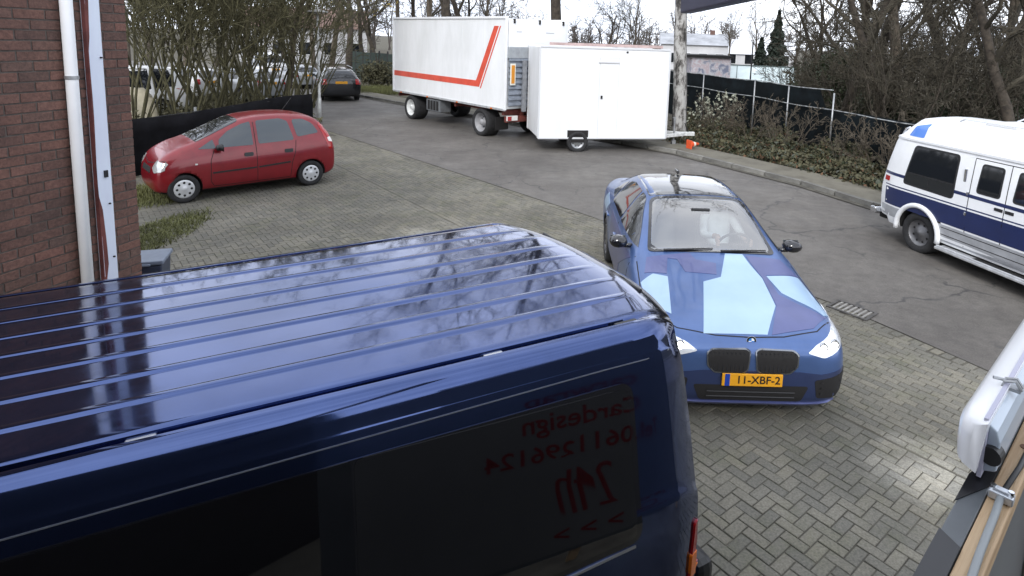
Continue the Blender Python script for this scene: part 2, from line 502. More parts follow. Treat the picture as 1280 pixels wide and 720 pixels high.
def mixc(N, L, a, b, fac, mode='MIX'):
    mm = N.new('ShaderNodeMix'); mm.data_type = 'RGBA'; mm.blend_type = mode
    if isinstance(fac, (int, float)): mm.inputs[0].default_value = fac
    else: L.new(fac, mm.inputs[0])
    for s, i in ((a, 6), (b, 7)):
        if isinstance(s, tuple): mm.inputs[i].default_value = (*s, 1)
        else: L.new(s, mm.inputs[i])
    return mm.outputs[2]
def bump(N, L, p, h, strength, dist=0.01):
    b = N.new('ShaderNodeBump'); b.inputs['Strength'].default_value = strength; b.inputs['Distance'].default_value = dist
    L.new(h, b.inputs['Height']); L.new(b.outputs['Normal'], p.inputs['Normal'])

def m_asphalt(N, L, p, pos):
    big = ramp(N, L, noise(N, L, pos, .55, 5), [(.30, (.082, .075, .068)), (.52, (.111, .103, .094)), (.72, (.138, .129, .117))])
    fine = ramp(N, L, noise(N, L, pos, 55, 3), [(.3, (.78, .78, .78)), (.7, (1.2, 1.2, 1.2))])
    c = mixc(N, L, big, fine, 1.0, 'MULTIPLY')
    c = mixc(N, L, c, ramp(N, L, noise(N, L, pos, 4.5, 6, .75), [(.34, (.80, .79, .78)), (.66, (1.16, 1.15, 1.13))]), 1.0, 'MULTIPLY')
    # cracks: cell borders bent by noise, only where the old surface has broken
    def cracks(scale, width, seed, lo, hi):
        mpn = N.new('ShaderNodeMapping'); mpn.inputs['Location'].default_value = (seed, seed * 2, 0); L.new(pos, mpn.inputs['Vector'])
        nn = N.new('ShaderNodeTexNoise'); nn.inputs['Scale'].default_value = 2.6; nn.inputs['Detail'].default_value = 5; L.new(mpn.outputs[0], nn.inputs['Vector'])
        ma = N.new('ShaderNodeVectorMath'); ma.operation = 'MULTIPLY_ADD'; ma.inputs[1].default_value = (.6, .6, 0); L.new(nn.outputs['Color'], ma.inputs[0]); L.new(mpn.outputs[0], ma.inputs[2])
        vo = N.new('ShaderNodeTexVoronoi'); vo.feature = 'DISTANCE_TO_EDGE'; vo.voronoi_dimensions = '2D'; vo.inputs['Scale'].default_value = scale; L.new(ma.outputs[0], vo.inputs['Vector'])
        a = ramp(N, L, vo.outputs['Distance'], [(0, (1, 1, 1)), (width, (0, 0, 0))])
        k = ramp(N, L, noise(N, L, mpn.outputs[0], .45, 3), [(lo, (0, 0, 0)), (hi, (1, 1, 1))])
        return mixc(N, L, a, k, 1.0, 'MULTIPLY')
    c = mixc(N, L, c, (.045, .043, .042), cracks(.42, .016, 3.0, .43, .51))
    c = mixc(N, L, c, (.050, .048, .047), cracks(1.1, .026, 11.0, .53, .62))
    L.new(c, p.inputs['Base Color'])
    L.new(ramp(N, L, noise(N, L, pos, 1.2, 3), [(.3, (.55, .55, .55)), (.7, (.8, .8, .8))]), p.inputs['Roughness'])
    bump(N, L, p, noise(N, L, pos, 70, 3), .35, .006)
asphalt = world_mat('asphalt', m_asphalt)

def m_paver(N, L, p, pos):
    base = ramp(N, L, noise(N, L, pos, .8, 6), [(.30, (.102, .096, .079)), (.52, (.140, .132, .109)), (.74, (.180, .170, .142))])
    moss = ramp(N, L, noise(N, L, pos, 2.1, 7, .7), [(.5, (0, 0, 0)), (.72, (.55, .55, .55))])
    c = mixc(N, L, base, (.105, .108, .058), moss)
    # old cement dust lying by the sign, blown along the edge of the herringbone
    def spot(cx, cy, r, s):
        v = N.new('ShaderNodeVectorMath'); v.operation = 'SUBTRACT'; v.inputs[1].default_value = (cx, cy, 0); L.new(pos, v.inputs[0])
        v2 = N.new('ShaderNodeVectorMath'); v2.operation = 'MULTIPLY'; v2.inputs[1].default_value = s; L.new(v.outputs[0], v2.inputs[0])
        ln = N.new('ShaderNodeVectorMath'); ln.operation = 'LENGTH'; L.new(v2.outputs[0], ln.inputs[0])
        nn = N.new('ShaderNodeMath'); nn.operation = 'MULTIPLY_ADD'; nn.inputs[1].default_value = .9; L.new(noise(N, L, pos, 2.5, 6), nn.inputs[0]); L.new(ln.outputs['Value'], nn.inputs[2])
        return ramp(N, L, nn.outputs[0], [(.40 + r * .2, (.75, .75, .75)), (.62 + r * .6, (0, 0, 0))])
    c = mixc(N, L, c, (.34, .325, .28), spot(3.05, 4.25, .55, (.75, .95, 0)))
    c = mixc(N, L, c, (.30, .29, .25), spot(-2.2, 9.6, .3, (.8, .8, 0)))
    at = N.new('ShaderNodeAttribute'); at.attribute_name = 'shade'
    oi = N.new('ShaderNodeObjectInfo')
    ad = N.new('ShaderNodeMath'); L.new(at.outputs['Fac'], ad.inputs[0]); L.new(oi.outputs['Random'], ad.inputs[1])
    fr = N.new('ShaderNodeMath'); fr.operation = 'FRACT'; L.new(ad.outputs[0], fr.inputs[0])
    c = mixc(N, L, c, ramp(N, L, fr.outputs[0], [(0, (.83, .84, .86)), (.5, (1, 1, 1)), (1, (1.16, 1.14, 1.10))]), 1.0, 'MULTIPLY')
    c = mixc(N, L, c, ramp(N, L, noise(N, L, pos, 60, 4, .7), [(.3, (.62, .62, .62)), (.7, (1.32, 1.32, 1.3))]), 1.0, 'MULTIPLY')
    L.new(c, p.inputs['Base Color']); p.inputs['Roughness'].default_value = .82
    bump(N, L, p, noise(N, L, pos, 45, 5, .7), .5, .008)
paver_m = world_mat('concrete paver', m_paver)
def m_joint(N, L, p, pos):
    c = ramp(N, L, noise(N, L, pos, 3, 6), [(.35, (.058, .053, .043)), (.6, (.100, .093, .074)), (.75, (.075, .080, .048))])
    L.new(c, p.inputs['Base Color']); p.inputs['Roughness'].default_value = .95
joint_m = world_mat('joint sand', m_joint)
def m_soil(N, L, p, pos):
    c = ramp(N, L, noise(N, L, pos, 1.5, 8, .7), [(.3, (.03, .026, .018)), (.55, (.07, .060, .038)), (.75, (.075, .085, .035))])
    L.new(c, p.inputs['Base Color']); p.inputs['Roughness'].default_value = .95
    bump(N, L, p, noise(N, L, pos, 12, 6), .8, .05)
soil = world_mat('leafy soil', m_soil)
def m_pavement(N, L, p, pos):
    c = ramp(N, L, noise(N, L, pos, 1.7, 7, .7), [(.3, (.080, .072, .054)), (.55, (.145, .134, .105)), (.75, (.115, .110, .07))])
    L.new(c, p.inputs['Base Color']); p.inputs['Roughness'].default_value = .9
    bump(N, L, p, noise(N, L, pos, 30, 5), .4, .01)
pavement_m = world_mat('dirty pavement', m_pavement)
kerb_m = mat('kerb concrete', (.16, .155, .14), .85, var=.35, vscale=3, rand=.2, bump=.4)

g = MB()
gx = [-900, -200, -60, -30, -14, 0, 14, 30, 60, 200, 900]; gy = [-300, -60, -10, 0, 10, 20, 30, 45, 60, 110, 300, 900]
g.add([(x, y, -0.05) for y in gy for x in gx], [(j * len(gx) + i, j * len(gx) + i + 1, (j + 1) * len(gx) + i + 1, (j + 1) * len(gx) + i) for j in range(len(gy) - 1) for i in range(len(gx) - 1)])
tag(g.build('ground', soil), kind='structure')

N2 = resample(NEAR, 1.5); F2 = resample(FAR, 1.5)
q = MB(); k = 90
def at_len(P, t):
    L_ = [(b - a).length for a, b in zip(P[:-1], P[1:])]; T = t * sum(L_)
    for a, b, l in zip(P[:-1], P[1:], L_):
        if T <= l: return a.lerp(b, T / l)
        T -= l
    return P[-1]
A = [at_len(N2, i / k) for i in range(k + 1)]; B = [at_len(F2, i / k) for i in range(k + 1)]
# the road is crowned a little: three strips
M1 = [a.lerp(b, .5) for a, b in zip(A, B)]
rv = [(p.x, p.y, 0.0) for p in A] + [(p.x, p.y, .035) for p in M1] + [(p.x, p.y, 0.0) for p in B]
q.add(rv, [(i, i + 1, k + 2 + i, k + 1 + i) for i in range(k)] + [(k + 1 + i, k + 2 + i, 2 * k + 3 + i, 2 * k + 2 + i) for i in range(k)])
road = tag(q.build('road', asphalt, smooth=True), kind='structure')

# far kerb with its stones, the footpath behind it
kerb = MB(); ribbon(F2, [Vector(p) for p in offset_line(F2, -.16)], .02, kerb)
kerb = tag(kerb.build('kerb', joint_m), kind='structure')
ks = MB(); ks.box((0, 0, .0), (.96, .13, .24)); kme = ks.mesh('kerb_stone', kerb_m)
kl = resample(FAR, 1.0); kfar = MB(); nk = 0
for a, b in zip(kl[:-1], kl[1:]):
    mid = (a + b) / 2; d = (b - a); t = d.normalized(); c = Vector((mid.x + t.y * -.0 - (-t.y) * .0, mid.y)); nrm = Vector((t.y, -t.x))
    nrm = Vector((-t.y, t.x)) if (Vector((-t.y, t.x)).dot(Vector((1, .6))) > 0) else nrm
    c = mid + nrm * .075; ang = math.atan2(t.y, t.x)
    if 8.5 < mid.y < 34 and mid.x < 9:
        o = bpy.data.objects.new('kerb_stone', kme); link(o, kerb); o.location = (c.x, c.y, rnd.uniform(-.006, .006)); o.rotation_euler = (rnd.uniform(-.02, .02), 0, ang + rnd.uniform(-.008, .008)); o.scale = (d.length, 1, 1)
    else:
        kfar.box((c.x, c.y, 0), (.96 * d.length, .13, .24), rz=ang)
tag(kfar.build('kerb_row', kerb_m, kerb), kind='stuff')
P0 = offset_line(F2, -.14); P1 = offset_line(F2, -1.25)
# choose the outer side (away from the camera)
if Vector(P1[40]).length < Vector(F2[40]).length: P0 = offset_line(F2, .14); P1 = offset_line(F2, 1.25)
tag(ribbon(P0, P1, .10).build('pavement', pavement_m), kind='structure')

# driveway: joint sand sheet with pavers proud of it
U = Vector((3.61 - .72, 7.39 - 10.86)).normalized(); V = Vector((U.y, -U.x))
if V.dot(Vector((-.72, -10.86))) < 0: V = -V
O = Vector((.72, 10.86))
dv = MB()
G1 = offset_line(N2, .0); G2 = [Vector(p) for p in N2]
sel = [p for p in N2 if -9 < p.x < 9.1 and p.y > -4.2]
poly = [(p.x, p.y) for p in sel] + [(2, -6), (-9, -6), (-9, 20.8)]
def inside(pt, poly):
    c = False; x, y = pt; j = len(poly) - 1
    for i in range(len(poly)):
        xi, yi = poly[i]; xj, yj = poly[j]
        if (yi > y) != (yj > y) and x < (xj - xi) * (y - yi) / (yj - yi) + xi: c = not c
        j = i
    return c
def edge_dist(pt):
    pt = Vector(pt); best = 1e9
    for a, b in zip(N2[:-1], N2[1:]):
        ab = b - a; t = max(0, min(1, (pt - a).dot(ab) / ab.length_squared)); best = min(best, (pt - a - ab * t).length)
    return best
dv.add([(x, y, -.008) for x, y in poly], [tuple(range(len(poly)))])
driveway = tag(dv.build('driveway', joint_m), kind='structure')
def to_screen(P):
    v = Vector(P) - Vector((0, 0, CH)); Z = v.dot(_f)
    if Z < .05: return None
    return CX + F * v.dot(_X) / Z, CY - F * v.dot(_U) / Z, Z
def in_view(P, mrg=.25):
    s = to_screen(P)
    return s is not None and -1280 * mrg < s[0] < 1280 * (1 + mrg) and -720 * mrg < s[1] < 720 * (1 + mrg)
bricks = []      # centre, angle, length, width
S = .087; J = .0075
angU = math.atan2(U.y, U.x)
def put_brick(c, horizontal, ln=2 * S):
    w3 = O + U * c[0] + V * c[1]
    if not inside((w3.x, w3.y), poly) or edge_dist(w3) < .155: return
    if w3.length < 1.2 or w3.y < .4: return
    if not in_view((w3.x, w3.y, 0)): return
    bricks.append((w3, angU + (0 if horizontal else math.pi / 2), ln - J, S - J))
VB = 2.32
row = 0; v = -1.3
while v < VB:
    u = -11 + (row % 2) * S
    while u < 10:
        put_brick((u, v), True); u += 2 * S
    row += 1; v += S
for i in range(-125, 125):
    for j in range(0, 108):
        r_ = (i - j) % 4; x, y = i * S, VB + .012 + j * S
        if j == 0 and r_ == 2: put_brick((x + S / 2, y + S / 2), True, S)
        if r_ == 0: put_brick((x + S, y + S / 2), True)
        elif r_ == 3: put_brick((x + S / 2, y + S), False)
# gutter course: bricks on edge along the road
gut = []
gl = resample(NEAR, .112)
for a, b in zip(gl[:-1], gl[1:]):
    mid = (a + b) / 2; t = (b - a).normalized(); nr_ = Vector((-t.y, t.x))
    if nr_.dot(-mid) < 0: nr_ = -nr_
    c = mid + nr_ * .082
    if in_view((c.x, c.y, 0)) and c.y < 24: gut.append((c, math.atan2(t.y, t.x) + math.pi / 2, .125, .09))
def paver_mb(mb, L_, W_, zt=0.0, cx=0, cy=0, ang=0, shade=None, dz=0, tilt=(0, 0)):
    b_ = .004; h = [(-L_ / 2, -W_ / 2), (L_ / 2, -W_ / 2), (L_ / 2, W_ / 2), (-L_ / 2, W_ / 2)]
    ca, sa = math.cos(ang), math.sin(ang); vs = []
    for ring, z in ((1.0, -.02), (1.0, zt - b_), (0, zt)):
        for x, y in h:
            if ring == 0: x -= math.copysign(b_, x); y -= math.copysign(b_, y)
            vs.append((cx + x * ca - y * sa, cy + x * sa + y * ca, z + dz + (tilt[0] * x + tilt[1] * y if z > -.01 else 0)))
    fs = [(0, 1, 5, 4), (1, 2, 6, 5), (2, 3, 7, 6), (3, 0, 4, 7), (4, 5, 9, 8), (5, 6, 10, 9), (6, 7, 11, 10), (7, 4, 8, 11), (8, 9, 10, 11)]
    mb.add(vs, fs)
    if shade is not None: mb.a.extend([shade] * len(fs))
def shade_attr(o, vals):
    a = o.data.attributes.new('shade', 'FLOAT', 'FACE'); a.data.foreach_set('value', vals)
def show_size(b_):
    s = to_screen((b_[0].x, b_[0].y, 0))
    if s is None or not (0 < s[0] < 1280 and 0 < s[1] < 720): return 0
    if s[0] < 880 and s[1] > 275: return 0        # under the parked van and the car
    if s[0] < 1060 and s[1] < 505: return 0
    return 1 / s[2] ** 2
bricks.sort(key=show_size, reverse=True)
pm = MB(); paver_mb(pm, 2 * S - J, S - J); pme = pm.mesh('paver', paver_m)
for c, ang, l_, w_ in bricks[:300]:
    o = bpy.data.objects.new('paver', pme); link(o, driveway)
    o.location = (c.x, c.y, rnd.uniform(-.003, .003)); o.rotation_euler = (rnd.uniform(-.012, .012), rnd.uniform(-.008, .008), ang + rnd.uniform(-.008, .008))
pf = MB()
for c, ang, l_, w_ in bricks[300:]: paver_mb(pf, l_, w_, 0, c.x, c.y, ang + rnd.uniform(-.01, .01), rnd.random(), rnd.uniform(-.003, .002), (rnd.uniform(-.012, .012), rnd.uniform(-.02, .02)))
o = tag(pf.build('paving', paver_m, driveway), kind='stuff'); shade_attr(o, pf.a)
gut.sort(key=show_size, reverse=True)
gutter = tag(MB().add([(0, 0, -.018), (.01, 0, -.018), (0, .01, -.018)], [(0, 1, 2)]).build('gutter', joint_m), kind='structure') if False else driveway
gm_ = MB(); paver_mb(gm_, .125, .088); gme = gm_.mesh('gutter_brick', paver_m)
for c, ang, l_, w_ in gut[:120]:
    o = bpy.data.objects.new('gutter_brick', gme); link(o, driveway); o.location = (c.x, c.y, rnd.uniform(-.004, .002)); o.rotation_euler = (rnd.uniform(-.02, .02), 0, ang + rnd.uniform(-.03, .03))
pf = MB()
for c, ang, l_, w_ in gut[120:]: paver_mb(pf, l_, w_, 0, c.x, c.y, ang + rnd.uniform(-.03, .03), rnd.random(), rnd.uniform(-.006, .002))
o = tag(pf.build('gutter_course', paver_m, driveway), kind='stuff'); shade_attr(o, pf.a)

# storm drain in the gutter beside the car
dr = thing('storm_drain', 'rusty slotted iron storm drain grate in the gutter beside the blue car', 'drain grate', (3.62, 7.12, 0), math.atan2(U.y, U.x))
iron = mat('cast iron', (.10, .095, .09), .6, .6, var=.3, vscale=15)
b = MB(); b.box((0, 0, .004), (.50, .035, .02)); b.box((0, .30, .004), (.50, .035, .02)); b.box((-.235, .15, .004), (.035, .27, .02)); b.box((.235, .15, .004), (.035, .27, .02))
b.build('frame', iron, dr)
for i in range(7):
    b = MB(); b.box((-.18 + .06 * i, .15, .003), (.026, .265, .016)); b.build('bar', mat('worn iron', (.30, .29, .27), .5, .5, var=.2, vscale=20), dr)
b = MB(); b.box((0, .15, -.011), (.44, .27, .004)); b.build('pit', under, dr)

# ------------------------------------------------------------------ brick house on the left
az = R(14); HT = Vector((-math.sin(az), -math.cos(az))); HN = Vector((math.cos(az), -math.sin(az))); HC = Vector((-3.77, 5.30))
house = thing('brick_house', 'dark red brick house wall with two white downpipes beside the blue van roof', 'house', (HC.x, HC.y, 0), math.atan2(HT.y, HT.x))
# local frame of the house: +x along the wall towards the camera, +y out of the wall (towards the yard) or into it
sgn = 1 if (Matrix.Rotation(math.atan2(HT.y, HT.x), 2) @ Vector((0, 1))).dot(HN) > 0 else -1
mortar = mat('dark mortar', (.10, .085, .075), .95, var=.3, vscale=9, bump=.4)
def m_hbrick(N, L, p, pos):
    at = N.new('ShaderNodeAttribute'); at.attribute_name = 'shade'; oi = N.new('ShaderNodeObjectInfo')
    ad = N.new('ShaderNodeMath'); L.new(at.outputs['Fac'], ad.inputs[0]); L.new(oi.outputs['Random'], ad.inputs[1])
    fr = N.new('ShaderNodeMath'); fr.operation = 'FRACT'; L.new(ad.outputs[0], fr.inputs[0])
    c = ramp(N, L, fr.outputs[0], [(0, (.092, .056, .047)), (.35, (.128, .070, .056)), (.7, (.152, .078, .061)), (.9, (.112, .072, .060)), (1, (.19, .090, .070))])
    c = mixc(N, L, c, ramp(N, L, noise(N, L, pos, 38, 6, .7), [(.3, (.6, .6, .6)), (.7, (1.35, 1.33, 1.3))]), 1.0, 'MULTIPLY')
    c = mixc(N, L, c, ramp(N, L, noise(N, L, pos, 1.6, 4), [(.35, (.75, .75, .78)), (.65, (1.15, 1.12, 1.1))]), 1.0, 'MULTIPLY')
    L.new(c, p.inputs['Base Color']); p.inputs['Roughness'].default_value = .88
    bump(N, L, p, noise(N, L, pos, 60, 5), .5, .01)
hbrick = world_mat('house brick', m_hbrick)
WL, WH = 2.9, 6.6
b = MB(); b.box((WL / 2, -sgn * .15, WH / 2), (WL, .30, WH)); b.box((.11, -sgn * 2.4, WH / 2), (.215, 4.2, WH))
wall = b.build('wall', mortar, house)
bl, bh, bj = .210, .066, .011
def hb(mb, x0, x1, z0, shade=None, face='front'):
    d = rnd.uniform(.004, .008); c = .002
    if face == 'front': f = lambda x, y, z: (x, sgn * y, z)
    else: f = lambda x, y, z: (-y, -sgn * x, z)
    vs = [f(x0, 0, z0), f(x1, 0, z0), f(x1, 0, z0 + bh), f(x0, 0, z0 + bh), f(x0 + c, d, z0 + c), f(x1 - c, d, z0 + c), f(x1 - c, d, z0 + bh - c), f(x0 + c, d, z0 + bh - c)]
    fs = [(0, 1, 5, 4), (1, 2, 6, 5), (2, 3, 7, 6), (3, 0, 4, 7), (4, 5, 6, 7)]
    mb.add(vs, fs)
    if shade is not None: mb.a.extend([shade] * 5)
hbm = MB(); hb(hbm, 0, bl, 0); hme = hbm.mesh('brick', hbrick); fix_normals(hme)
far_b = MB(); cnt = 0
for rw in range(int(WH / (bh + bj))):
    z0 = .01 + rw * (bh + bj); x = 0 if rw % 2 == 0 else -(bl + bj) / 2
    while x < WL - .02:
        x0, x1 = max(x, 0.001), min(x + bl, WL)
        if x1 - x0 > .03:
            full = abs((x1 - x0) - bl) < 1e-4
            if full and .95 < z0 < 3.75 and x0 < 1.15 and cnt < 300:
                o = bpy.data.objects.new('brick', hme); link(o, wall); o.location = (x0, rnd.uniform(-.001, .002) * sgn, z0); o.rotation_euler = (0, rnd.uniform(-.006, .006), rnd.uniform(-.006, .006)); cnt += 1
            else: hb(far_b, x0, x1, z0, rnd.random())
        x += bl + bj
    x = 0 if rw % 2 else -(bl + bj) / 2
    while x < 4.3:
        x0, x1 = max(x, .001), min(x + bl, 4.3)
        if x1 - x0 > .03: hb(far_b, x0, x1, z0, rnd.random(), 'side')
        x += bl + bj
o = tag(far_b.build('brickwork', hbrick, wall), kind='stuff'); fix_normals(o.data); shade_attr(o, far_b.a)
# white downpipe and the wide white board beside it
pipe_m = mat('white pvc', (.88, .89, .90), .4, var=.06, vscale=3, col2=(.82, .83, .85))
b = MB(); b.tube([(.535, sgn * .06, .0), (.535, sgn * .06, 3.0), (.535, sgn * .06, WH)], .043, 18)
dp = b.build('downpipe', pipe_m, house, smooth=True)
for z in (2.80, .9, 4.6):
    b = MB(); b.tube([(.535, sgn * .06, z - .014), (.535, sgn * .06, z + .014)], .048, 18); b.box((.535, sgn * .02, z), (.03, .05, .025))
    b.build('bracket', steel, dp)
bd = MB(); bd.box((.325, sgn * .028, WH / 2), (.125, .05, WH))
board = bd.build('trim_board', mat('bluish white board', (.70, .76, .86), .5, var=.10, vscale=2.2, col2=(.60, .64, .76), stretch=(1, 1, .3)), house, bevel=.006)
# red brown sealant running unevenly down one edge of the board
sm_ = MB(); zz = [i * .12 for i in range(int(WH / .12) + 1)]
vs = []
for z in zz:
    wv = .012 + .009 * math.sin(z * 2.1) + .006 * math.sin(z * 5.3 + 1) + (.020 if 1.15 < z < 1.7 else 0) + (.012 if z > 3.1 else 0)
    vs += [(.388, sgn * .052, z), (.388 + .012 , sgn * .03, z), (.388 - wv, sgn * .057, z)]
sm_.add(vs, [(i * 3, i * 3 + 1, i * 3 + 4, i * 3 + 3) for i in range(len(zz) - 1)] + [(i * 3, i * 3 + 2, i * 3 + 5, i * 3 + 3) for i in range(len(zz) - 1)])
sm_.build('sealant', mat('red brown sealant', (.13, .035, .03), .7, var=.3, vscale=8), board)
for x, z, s in ((.315, 1.98, .028), (.30, 1.72, .012), (.295, 1.25, .012), (.285, 2.95, .012)):
    b = MB(); b.box((x, sgn * .058, z), (s, .02, s * (2.1 if s > .02 else 1))); b.build('fitting' if s > .02 else 'screw', black, board)
b = MB(); b.box((WL / 2, -sgn * .1, WH + .08), (WL + .3, .7, .16)); b.build('roof_edge', mat('slate edge', (.06, .06, .065), .7), house)

# blue grey bin by the corner of the house
bn = thing('wheelie_bin', 'blue grey lidded bin standing by the brick house corner', 'bin', (-4.20, 5.98, 0), R(20), scale=.90)
binm = mat('blue grey plastic', (.035, .045, .075), .45, var=.15, vscale=6)
b = MB(); b.add([(sx * w_, sy * w_, z) for z, w_ in ((0, .15), (.92, .20)) for sx, sy in ((-1, -1), (1, -1), (1, 1), (-1, 1))], [(3, 2, 1, 0), (4, 5, 6, 7), (0, 1, 5, 4), (1, 2, 6, 5), (2, 3, 7, 6), (3, 0, 4, 7)])
b.build('body', binm, bn, bevel=.015)
b = MB(); b.box((0, 0, .955), (.44, .44, .05)); b.box((.0, -.22, .94), (.2, .04, .03)); b.build('lid', mat('grey blue lid', (.16, .19, .25), .4, var=.1, vscale=8), bn, bevel=.015)

# ================================================================== VEHICLES
def shell_obj(me, name, parent):
    o = bpy.data.objects.new(name, me); link(o, parent); return o
def seam(bvh, line, plane, parent, wd=.012, name='door_seam', m_=None):
    return patch(bvh, strip_poly(line, wd), plane, m_ or under, name, parent, off=.0025, cell=.08, skirt=.006)
def box_part(name, c, d, mt, parent, bevel=.006, rz=0, M=None):
    b = MB(); b.box(c, d, rz=rz, M=M); return b.build(name, mt, parent, bevel=bevel)
def plate(parent, txt, y, z, facing, label=None, tilt=0.0, w_=.52):
    """yellow number plate with a blue strip, facing +y (1) or -y (-1)"""
    b = MB(); b.box((0, y, z), (w_, .012, .112)); p = b.build('number_plate', yellowplate, parent, bevel=.004)
    x_ = Vector((-facing, 0, 0)); o_ = Vector((.02 * -facing * -1 * -1, y + facing * .0075, z))
    text_obj(txt, .098, ink, 'lettering', p, basis(o_ + x_ * .03, x_, (0, 0, 1)), .001, stretch=1.0)
    b = MB(); b.box((o_.x - x_.x * .235, y + facing * .004, z), (.042, .008, .108)); b.build('blue_strip', mat('plate blue', (.01, .05, .35), .4), p)
    return p

# ------------------------------------------------------------------ blue wrapped saloon car, driving towards the camera
wrap = mat('blue satin wrap', (.062, .116, .275), .32, .45, .45, var=.08, vscale=3)
wrap_light = mat('pale blue satin wrap', (.31, .44, .59), .34, .2, .4, var=.04, vscale=3)
wrap_purple = mat('grey violet satin wrap', (.085, .100, .235), .34, .4, .4, var=.08, vscale=3)
wrap_shade = mat('shaded satin wrap', (.034, .052, .135), .34, .45, .4, var=.08, vscale=3)  # wrap colour darkened to put the shade of the front bumper into it
gloss_black = mat('gloss black', (.008, .008, .01), .06, 0, .6)
ws_glass = glass('windscreen glass', (.80, .86, .86), 1.5, .29)
lit_lens = mat('lit headlamp lens', (.85, .88, .9), .05, coat=1)
lit_lens.node_tree.nodes['Principled BSDF'].inputs['Emission Color'].default_value = (1, .98, .94, 1); lit_lens.node_tree.nodes['Principled BSDF'].inputs['Emission Strength'].default_value = 3.0
bm = thing('saloon_car', 'blue saloon car in pale blue and violet camouflage wrap, driven in off the street', 'car', (1.687, 7.33, 0), 3.155)
st = [(2.47, .27, .56, .50, .44, .585), (2.46, .19, .70, .57, .56, .655), (2.40, .13, .83, .63, .66, .715), (2.22, .14, .905, .70, .72, .785), (1.95, .17, .935, .755, .74, .845), (1.6, .19, .94, .80, .72, .885),
      (1.22, .19, .938, .86, .74, .935), (1.02, .19, .936, .90, .735, .985), (.92, .19, .936, .905, .72, 1.02), (.55, .19, .937, .925, .645, 1.235), (.22, .19, .938, .935, .60, 1.385), (.05, .19, .939, .94, .59, 1.425),
      (-.35, .19, .94, .955, .585, 1.455), (-.85, .19, .943, .965, .58, 1.44), (-1.15, .19, .945, .975, .575, 1.405), (-1.55, .19, .943, .985, .60, 1.255), (-1.85, .2, .935, .985, .65, 1.13), (-2.05, .21, .92, .985, .68, 1.09),
      (-2.3, .25, .88, .96, .70, 1.075), (-2.42, .32, .82, .88, .66, 1.0), (-2.44, .42, .72, .75, .6, .84)]
me, bvh = car_shell(st, wrap, [(1.62, .335, .385), (-1.345, .335, .385)], .94)
# openings of the windscreen: faces under the glass are taken out
ws_poly = round_poly([(-.70, .99), (-.56, .13), (.56, .13), (.70, .99)], .08)
def cut_faces(me, test):
    b_ = bmesh.new(); b_.from_mesh(me)
    bmesh.ops.subdivide_edges(b_, edges=[e for e in b_.edges if test(e.verts[0].co, .12) or test(e.verts[1].co, .12)], cuts=2, use_grid_fill=True)
    dead = [f for f in b_.faces if test(f.calc_center_median(), 0)]
    bmesh.ops.delete(b_, geom=dead, context='FACES'); b_.to_mesh(me); b_.free()
    for p in me.polygons: p.use_smooth = True
def in_ws(c, mg): return c.z > .95 and .20 - mg < c.y < .93 + mg and abs(c.x) < .655 - (.93 - c.y) * .165 + mg
cut_faces(me, in_ws)
body = shell_obj(me, 'body', bm)
WSO = patch(bvh, ws_poly, 'T', ws_glass, 'windscreen', bm, off=.005, cell=.09, skirt=0)
def ring_patch(bvh, outer, inner, plane, mt, name, parent, off=.006):
    n = len(outer)
    for a, b_ in ((0, n // 2), (n // 2, n)):
        idx = list(range(a, b_ + 1)); poly = [outer[i % n] for i in idx] + [inner[i % n] for i in reversed(idx)]
        yield patch(bvh, poly, plane, mt, name, parent, off=off, cell=.12, skirt=.004)
inn = round_poly([(-.655, .945), (-.535, .19), (.535, .19), (.655, .945)], .07)
list(ring_patch(bvh, ws_poly, inn, 'T', gloss_black, 'windscreen_border', bm))
patch(bvh, round_poly([(-.555, .10), (-.55, -1.10), (.55, -1.10), (.555, .10)], .10), 'T', mat('black carbon roof', (.010, .011, .013), .07, 0, .8), 'roof_panel', bm, off=.004, cell=.1)
patch(bvh, round_poly([(-.55, -1.17), (-.63, -1.80), (.63, -1.80), (.55, -1.17)], .08), 'T', darkglass, 'rear_window', bm, off=.005, cell=.1)
box_part('roof_antenna', (0, -1.02, 1.455), (.035, .16, .05), gloss_black, bm, .012)
